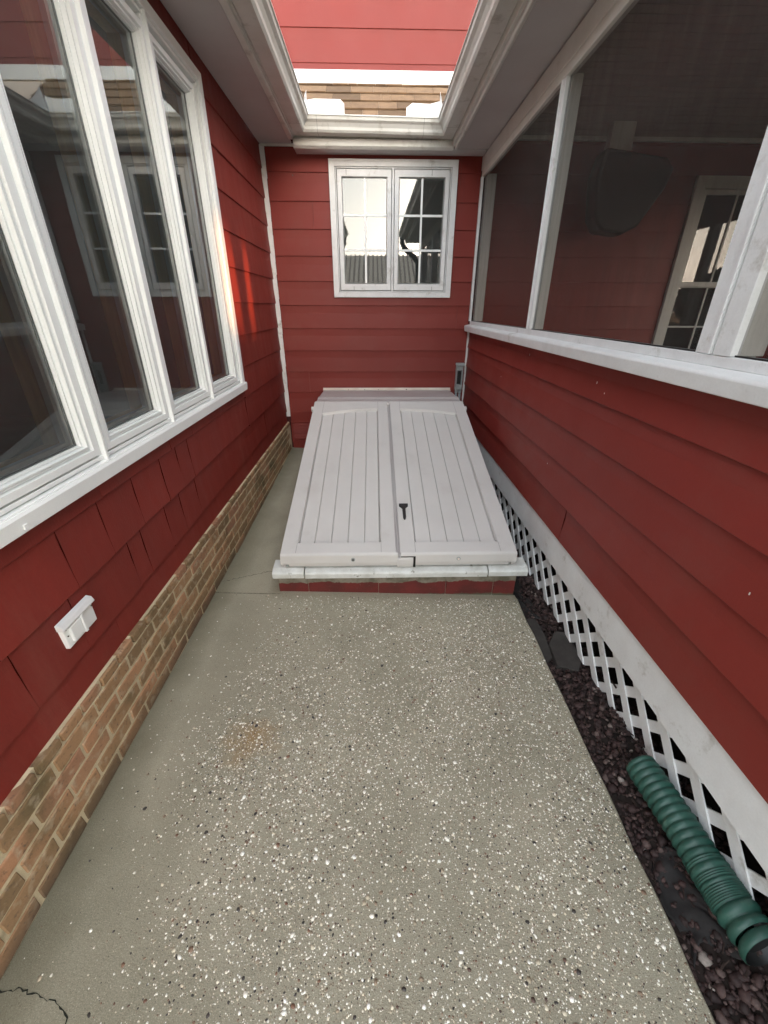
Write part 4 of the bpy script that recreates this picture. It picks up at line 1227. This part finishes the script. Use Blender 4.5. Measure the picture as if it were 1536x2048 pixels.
    # front lip segments
    if side == 'L':
        lipq(u0 + .0, u0 + .045, -0.012); lipq(u0 + .045, u1 + .012, 0.0); 
    else:
        lipq(u0 + .045, u1 - .045, 0.0); lipq(u1 - .045, u1, -0.012); lipq(u0 + .002, u0 + .045, -0.055)
    o = mb.build('door', 'plastic', ht, bevel=0.0)
    me = o.data
    bm = bmesh.new(); bm.from_mesh(me)
    bmesh.ops.remove_doubles(bm, verts=bm.verts, dist=0.0004)
    bmesh.ops.recalc_face_normals(bm, faces=bm.faces)
    sharp = [e for e in bm.edges if len(e.link_faces) == 2 and e.calc_face_angle(0) > 0.5]
    bmesh.ops.bevel(bm, geom=sharp, offset=0.0028, segments=2, affect='EDGES', clamp_overlap=True)
    bm.to_mesh(me); bm.free()
    sm = MB()
    for uu in (p0, p1):
        for w0_, w1_ in ((0.002, W0), (1.775, LW_ + .018)):
            if w1_ > 1.7: w0_ = top(uu) + .002
            sm.quadbox([FD(uu - .001, w0_, NT - .003), FD(uu + .001, w0_, NT - .003), FD(uu + .001, w0_, NT + .0005), FD(uu - .001, w0_, NT + .0005), FD(uu - .001, w1_, NT - .003), FD(uu + .001, w1_, NT - .003), FD(uu + .001, w1_, NT + .0005), FD(uu - .001, w1_, NT + .0005)])
    sm.build('seam', 'seam', o)
    # planks of the sunk panel with V-grooves between
    wdt = (p1 - p0) / 5
    for i in range(5):
        a, b_ = p0 + wdt * i, p0 + wdt * (i + 1)
        gL = .0035; gR = .0035
        mb = MB(); nn = 6
        prof = [(a - .004 * (not i), -.014), (a + gL * .4, -.014), (a + gL * 1.6, -.0095)]
        xs = [a, a + gL, ] 
        n = len(mb.v)
        rows = []
        us_ = [a + .0006, a + gL + .0006] + [a + (b_ - a) * q for q in (.25, .5, .75)] + [b_ - gR - .0006, b_ - .0006]
        ns_ = [-.0245, -.016, -.016, -.016, -.016, -.016, -.0245]
        if not i: us_[0] += .006; us_[1] += .008
        if i == 4: us_[-1] -= .006; us_[-2] -= .008
        for u, nv in zip(us_, ns_):
            mb.v.append(FD(u, W0 - .002, nv)); mb.v.append(FD(u, top(min(max(u, p0), p1)) + .002, nv))
        for q in range(len(us_) - 1): mb.f.append((2 * q, 2 * q + 2, 2 * q + 3, 2 * q + 1))
        # underside
        n = len(mb.v)
        mb.v += [FD(a, W0 - .002, -.026), FD(b_, W0 - .002, -.026), FD(b_, top(min(b_, p1)) + .002, -.026), FD(a, top(a) + .002, -.026)]
        mb.f.append((n, n + 3, n + 2, n + 1))
        mb.build('plank', 'plastic', o)
    return o
dl = door(HX0, 0.121, -0.460, 0.036, 0.036, 'L')
dr = door(0.146, HX1, 0.236, 0.736, 0.236, 'R')
# lap strip between the doors (left leaf under right)
mb = MB(); mb.quadbox([FD(.118, .0, -.045), FD(.150, .0, -.045), FD(.150, .0, -.030), FD(.118, .0, -.030), FD(.118, LW_, -.045), FD(.150, LW_, -.045), FD(.150, LW_, -.030), FD(.118, LW_, -.030)])
mb.quadbox([FD(.1325, .0, -.031), FD(.1375, .0, -.031), FD(.1375, .0, -.012), FD(.1325, .0, -.012), FD(.1325, LW_, -.031), FD(.1375, LW_, -.031), FD(.1375, LW_, -.012), FD(.1325, LW_, -.012)])
mb.build('lap_strip', 'plastic_cap', ht)
one('hatch_void', 'dark', [((HX0 + .03, 2.12, .16), (HX1 - .03, 3.84, .22))], ht)
mb = MB(); mb.prism([(-.012, -.022), (-.020, -.030), (-.021, -.062), (-.012, -.088), (.01, -.090), (.012, -.03)], lambda t, p, q: (t, HY0 + p, HZ0 + q - .004), 0.128, 0.222)
mb.build('latch_tab', 'plastic', ht, bevel=0.003, seg=2)
one('notch', 'dark', [((0.2235, HY0 - .0185, HZ0 - .088), (0.236, HY0 + .004, HZ0 - .022)), ((0.150, HY0 - .0165, HZ0 - .021), (0.236, HY0 + .004, HZ0 - .016))], ht)
# handle
mb = MB()
mb.prism([(0.159, .420), (0.217, .420), (0.217, .405), (0.205, .392), (.199, .380), (.198, .290), (.193, .277), (.185, .277), (.180, .290), (.179, .380), (.172, .392), (.159, .405)], lambda t, p, q: FD(p, q, t), 0.005, 0.022)
hd = mb.build('handle', 'black', dr, bevel=0.002, seg=2)
for u, dd in ((-0.128, dl), (0.487, dr)):
    mb = MB(); mb.tube([(u, HY0 - .0125, HZ0 - .034), (u, HY0 - .0175, HZ0 - .034)], 0.012, 14); mb.build('washer', 'metal_grey', dd)
    mb = MB(); mb.tube([(u, HY0 - .015, HZ0 - .034), (u, HY0 - .0215, HZ0 - .034)], 0.007, 8); mb.build('bolt', 'screw' if dd is dl else 'alu', dd)
# side panels under the doors (closed triangles), hinge knuckles
for x0, x1 in ((HX0 + .004, HX0 + .02), (HX1 - .02, HX1 - .004)):
    mb = MB(); mb.prism([(HY0 + .012, 0.23), (HY0 + .012, HZ0 - .03), (HY1, HZ1 - .02), (4.62, HZ1 - .05), (4.62, 0.10), (3.0, 0.10), (2.6, 0.15)], lambda t, p, q: (t, p, q), x0, x1)
    mb.build('side_panel', 'plastic_cap', ht)
for x0, x1 in ((HX0 - .022, HX0 - .002), (HX1 + .002, HX1 + .022)):
    mb = MB(); mb.tube([(x0, HY1 - .06, HZ1 - .045), (x1, HY1 - .06, HZ1 - .045)], .024, 12); mb.build('hinge', 'plastic', ht)
# cap between doors and wall: ridged moulding
mb = MB()
capP = [(3.845, .742), (3.848, .812), (3.90, .818), (3.985, .816), (4.03, .828), (4.075, .826), (4.10, .814), (4.32, .812), (4.40, .808), (4.60, .792), (4.63, .790), (4.63, .74)]
mb.prism(capP, lambda t, p, q: (t, p, q), HX0 + .008, HX1 - .008)
mb.build('cap', 'plastic_cap', ht, bevel=0.010, seg=3)
mb = MB(); mb.box((-0.556, 4.640, .770), (0.845, 4.6425, .812)); mb.quadbox([(-0.556, 4.60, .7935), (0.845, 4.60, .7935), (0.845, 4.6425, .768), (-0.556, 4.6425, .768), (-0.556, 4.60, .7955), (0.845, 4.60, .7955), (0.845, 4.6425, .7705), (-0.556, 4.6425, .7705)])
fl = mb.build('flashing', 'alu', ht)
for x in (-0.28, -0.10, 0.05, 0.36): 
    mb = MB(); mb.tube([(x, 4.640, .793), (x, 4.6375, .793)], .004 if x < .3 else .007, 8); mb.build('screw', 'screw', fl)
# white wood sill in three lengths
for (a, c, dz) in ((-0.602, -0.418, .003), (-0.412, 0.665, 0.0), (0.671, 0.905, .002)):
    mb = MB(); nseg = 10; r = random.Random(int(a * 100))
    mb.prism([(1.987, .172), (1.983, .205), (1.990, .214), (2.020, .226), (2.10, .232), (2.10, .172)], lambda t, p, q: (t, p, q + dz), a, c)
    mb.build('sill_board', 'white_mold', ht, bevel=0.003, seg=2)
# block curb: four painted blocks with raked joints + side curbs
xs = [-0.582, -0.405, 0.02, 0.43, 0.722, 0.858]
for i in range(5):
    mb = MB(); mb.box((xs[i] + .0008, 2.026 + (i % 2) * .0016, -.06), (xs[i + 1] - .0008, 2.20, .1725)); mb.build('block', 'curb', ht, bevel=0.004)
one('mortar_bed', 'block', [((-0.578, 2.031, -.06), (0.854, 2.19, .170)), ((-0.57, 2.19, -.06), (-0.44, 4.63, .13)), ((0.72, 2.19, -.06), (0.85, 4.63, .20))], ht)

# ------------------------------------------------------------------ METER SOCKET BOX WITH CONDUITS
eb = thing('electrical_box', 'small grey metal electrical box with dark open face and two conduits', 'electrical box', (0.935, YW - .05, .8))
BXL = (0.888, 0.968)
mb = MB(); mb.ring(FB, (BXL[0], BXL[1], .795, 1.055), (BXL[0] + .018, BXL[1] - .018, .855, .995), 0.018, 0.060, 0.004)
mb.build('box_frame', 'metal_grey', eb, bevel=0.003, seg=2)
one('box_back', 'black', [((BXL[0] + .004, YW - .030, .80), (BXL[1] - .004, YW - .018, 1.05))], eb)
mb = MB(); mb.prism([(0.016, 1.050), (0.078, 1.046), (.080, 1.056), (0.060, 1.074), (0.016, 1.074)], lambda t, p, q: FB(t, q, p), BXL[0] - .005, BXL[1] + .005)
mb.build('rain_hood', 'metal_grey', eb, bevel=0.003)
mb = MB()
for q, x in enumerate((BXL[0] + .030, BXL[0] + .052)):
    mb.tube([FB(x, .985, .024), FB(x, .999, .052)], .010, 8)
mb.build('breaker', 'black', eb)
for x in (BXL[0] + .022, BXL[0] + .060):
    mb = MB(); mb.tube([FB(x, .795, .035), FB(x, .30, .035)], .013, 12); c_ = mb.build('conduit', 'conduit', eb, smooth=True)
    mb = MB(); mb.tube([FB(x, .795, .035), FB(x, .765, .035)], .018, 12); mb.build('coupling', 'metal_grey', c_)

# ------------------------------------------------------------------ WHITE OUTLET / VENT COVER ON LEFT WALL
vt = thing('wall_vent', 'small white plastic double cover low on the left red shakes', 'wall vent', (XL, 1.05, .68))
mb = MB(); mb.box((XL - .006, 0.990, .628), (XL + .012, 1.132, .712)); mb.build('plate', 'white_clean', vt, bevel=0.003, seg=2)
mb = MB(); mb.prism([(-.002, .703), (.020, .701), (.023, .706), (.016, .722), (-.002, .727)], lambda t, p, q: (XL + p, t, q), 0.983, 1.139); mb.build('hood', 'white', vt, bevel=0.002)
mb = MB(); mb.box((XL + .010, 1.010, .640), (XL + .020, 1.062, .698)); mb.build('flap', 'white_clean', vt, bevel=0.004, seg=2)
mb = MB(); mb.box((XL + .010, 1.078, .640), (XL + .013, 1.122, .698)); mb.build('flap', 'white_clean', vt, bevel=0.001)
mb = MB(); mb.box((XL + .010, 1.062, .632), (XL + .022, 1.074, .704)); mb.build('rib', 'white_clean', vt, bevel=0.002)
for y, z in ((1.000, .672), (1.127, .690), (1.076, .700), (1.0, .697)):
    mb = MB(); mb.tube([(XL + .011, y, z), (XL + .0145, y, z)], .0026, 8); mb.build('screw', 'screw', vt)

# ------------------------------------------------------------------ GREEN CORRUGATED DRAIN PIPE
pp = thing('drain_pipe', 'dark green corrugated flexible drain pipe lying on gravel by the lattice', 'drain pipe', (1.03, 0.7, 0))
def spine(t):
    """t: metres from the far end"""
    pts = [(0.00, .964, .905, .106), (.10, .972, .805, .108), (.20, .979, .705, .110), (.30, .981, .605, .112), (.40, .987, .508, .114), (.46, .992, .450, .118), (.52, .998, .392, .128), (.60, 1.006, .316, .146), (.8, 1.03, .126, .19)]
    for a, b_ in zip(pts, pts[1:]):
        if t <= b_[0] or b_ is pts[-1]:
            q = (t - a[0]) / (b_[0] - a[0]); return Vector((a[1] + (b_[1] - a[1]) * q, a[2] + (b_[2] - a[2]) * q, a[3] + (b_[3] - a[3]) * q))
# radius profile along the pipe
prof = []
t = 0.0
R0, R1 = 0.0475, 0.0560
def hump(t0, ln, lo, hi, n=7):
    for i in range(n):
        q = i / n; prof.append((t0 + ln * q, lo + (hi - lo) * (math.sin(PI * q) ** 0.7)))
prof.append((0.0, .050)); prof.append((0.0005, .053)); prof.append((0.012, .054))
t = 0.014
while t < 0.278: hump(t, .0238, R0, R1); t += .0238
# grouped tight rings, then a wide hump, more tight rings
for _ in range(2): hump(t, .0055, .0540, .0575, 4); t += .0055
hump(t, .024, .050, .0585); t += .024
for _ in range(3): hump(t, .0055, .0540, .0580, 4); t += .0055
hump(t, .014, .051, .0575, 5); t += .014
for _ in range(7): hump(t, .0058, .0535, .0585, 4); t += .0058
while t < 0.47: hump(t, .033, .048, .0600, 8); t += .033
tend = t
def pipe_mesh(prof_, seg=30, wobble=.0012):
    mb = MB(); rr = random.Random(2)
    for i, (tt, rad) in enumerate(prof_):
        c = spine(tt); d = (spine(tt + .012) - spine(max(tt - .012, 0))).normalized()
        u = d.cross(Vector((0, 0, 1))).normalized(); w = u.cross(d)
        for k in range(seg):
            a = 2 * PI * k / seg; q = rad + rr.uniform(-wobble, wobble) * .4
            mb.v.append(tuple(c + u * (q * math.cos(a)) + w * (q * math.sin(a))))
        if i:
            n = (i - 1) * seg
            for k in range(seg):
                j = (k + 1) % seg; mb.f.append((n + k, n + j, n + seg + j, n + seg + k))
    return mb
mb = pipe_mesh(prof)
mb.f.append(tuple(range(30)))
mb.build('hose', 'pipe', pp, smooth=True)
# flared outlet with a dark mouth
fp = [(tend, .050), (tend + .006, .058), (tend + .016, .0625), (tend + .026, .061), (tend + .028, .058), (tend + .016, .055), (tend + .003, .048)]
mb = pipe_mesh(fp[:5]); mb.build('coupler', 'pipe', pp, smooth=True)
mb = pipe_mesh(fp[4:]); mb.build('bore', 'black', pp, smooth=True)
mb = pipe_mesh([(tend + .006, .048), (tend + .0065, .002)]); mb.build('mouth', 'black', pp)

# ------------------------------------------------------------------ THING HANGING IN THE PORCH
db = thing('covered_box', 'dark green covered box hanging under the porch ceiling behind the screen', 'hanging box', (2.2, 4.3, 2.5))
mb = MB(); mb.prism([(1.90, 2.77), (2.42, 2.71), (2.50, 2.64), (2.46, 2.50), (2.30, 2.24), (2.18, 2.18), (1.97, 2.20), (1.90, 2.30), (1.86, 2.6)], lambda t, p, q: (p, t, q), 4.22, 4.42)
mb.build('cover', 'green_cloth', db, bevel=0.03, seg=3)
one('bracket', 'cream', [((1.94, 4.28, 2.76), (2.13, 4.36, 2.945))], db, 0.004)

# ------------------------------------------------------------------ BEHIND THE CAMERA (some mirrored in the glass, some added unseen to narrow the sun)
bn = thing('barn', 'long low building with ribbed tan metal roof mirrored in the back window', 'building', (0, -12, -.12))
one('wall', 'barn', [((-9, -16.5, -.12), (5.2, -12.2, 2.55))], bn)
mb = MB(); mr_ = MB(); n = 70
for i in range(n):
    x0, x1 = -9.4 + 14.9 * i / n, -9.4 + 14.9 * (i + 1) / n; xm = x0 + .07
    for a, c, h, mb in ((x0, xm, .05, mr_), (xm, x1, 0.0, mb)):
        mb.quadbox([(a, -11.7, 2.50 + h), (c, -11.7, 2.50 + h), (c, -14.3, 3.82 + h), (a, -14.3, 3.82 + h), (a, -11.7, 2.56 + h), (c, -11.7, 2.56 + h), (c, -14.3, 3.88 + h), (a, -14.3, 3.88 + h)])
mb.quadbox([(-9.4, -14.3, 3.82), (5.5, -14.3, 3.82), (5.5, -17, 2.5), (-9.4, -17, 2.5), (-9.4, -14.3, 3.88), (5.5, -14.3, 3.88), (5.5, -17, 2.56), (-9.4, -17, 2.56)])
_rf = mb.build('roof', 'barn_roof', bn)
mr_.build('rib', 'rib', _rf)
one('door', 'white', [((2.0, -12.2, -.12), (3.4, -12.16, 2.2))], bn)
h1 = thing('house', 'tall grey neighbour house standing beyond the barn', 'house', (11, -18, -.12))  # added out of view, skewed along the sun direction to block it
mb = MB(); mb.quadbox([(x, y, z) for z in (-.12, 8.0) for x, y in ((7.19, -14), (14.2, -14), (17.9, -22), (10.87, -22))]); mb.build('wall', 'house_grey', h1)
mb = MB(); mb.prism([(-13.6, 7.9), (-18, 10.4), (-22.4, 7.9)], lambda t, p, q: (t + (-14 - p) * .46, p, q), 7.0, 14.4); mb.build('roof', 'barn_roof', h1)
h2 = thing('house', 'second grey house with a narrow gap beside its neighbour', 'house', (4, -22, -.12))  # added as the other side of the sun slit
mb = MB(); mb.quadbox([(x, y, z) for z in (-.12, 8.0) for x, y in ((4.7, -14.4), (7.165, -14.4), (10.205, -21), (7.74, -21))]); mb.build('wall', 'house_grey', h2)
mb = MB(); mb.prism([(-14.2, 7.9), (-17.7, 9.6), (-21.2, 7.9)], lambda t, p, q: (t + (-14.4 - p) * .46, p, q), 4.6, 7.0); mb.build('roof', 'barn_roof', h2)
mb = MB(); mb.quadbox([(x, y, z) for z in (3.45, 8.0) for x, y in ((6.8, -14.5), (7.5, -14.5), (7.7, -15), (7.0, -15))]); mb.quadbox([(x, y, z) for z in (-.12, 2.85) for x, y in ((6.8, -14.5), (7.5, -14.5), (7.7, -15), (7.0, -15))]); mb.build('gate_arch', 'house_grey', h2)  # lintel and low wall added to trim the sun slit above and below
# a loose tree far off to the right, giving the low light an edge
def tree(name, label, x, y, h, cr, seed):
    t = thing(name, label, 'tree', (x, y, -.12)); rr = random.Random(seed)
    mb = MB(); mb.tube([(x, y, -.12), (x + .1, y, h * .4), (x, y + .1, h * .8)], [.22, .16, .06], 8)
    for _ in range(7):
        a = rr.uniform(0, 2 * PI); z = rr.uniform(.3, .7) * h
        mb.tube([(x, y, z), (x + math.cos(a) * cr * .7, y + math.sin(a) * cr * .7, z + h * .15)], [.07, .02], 5)
    mb.build('trunk', 'bark', t)
    mb = MB()
    for _ in range(2600):
        a = rr.uniform(0, 2 * PI); e = rr.uniform(-1, 1); q = cr * rr.uniform(.45, 1) * (1 + .25 * math.sin(3 * a + seed) * math.cos(4 * e))
        ce = math.sqrt(1 - e * e); c = Vector((x + q * ce * math.cos(a), y + q * ce * math.sin(a), h * .65 + e * h * .36))
        s_ = rr.uniform(.10, .24); u = Vector((rr.uniform(-1, 1), rr.uniform(-1, 1), rr.uniform(-1, 1))).normalized(); w = u.orthogonal().normalized()
        n = len(mb.v); mb.v += [tuple(c - u * s_), tuple(c + w * s_ * .5), tuple(c + u * s_), tuple(c - w * s_ * .5)]; mb.f.append((n, n + 1, n + 2, n + 3))
    mb.build('crown', 'leaf', t)
tree('tree', 'bushy dark tree beyond the barn, mirrored small in the porch window', 14, -9, 2.9, 1.5, 3)
tree('tree', 'taller dark tree out past the far side of the porch', 22, -6, 3.2, 2.0, 4)
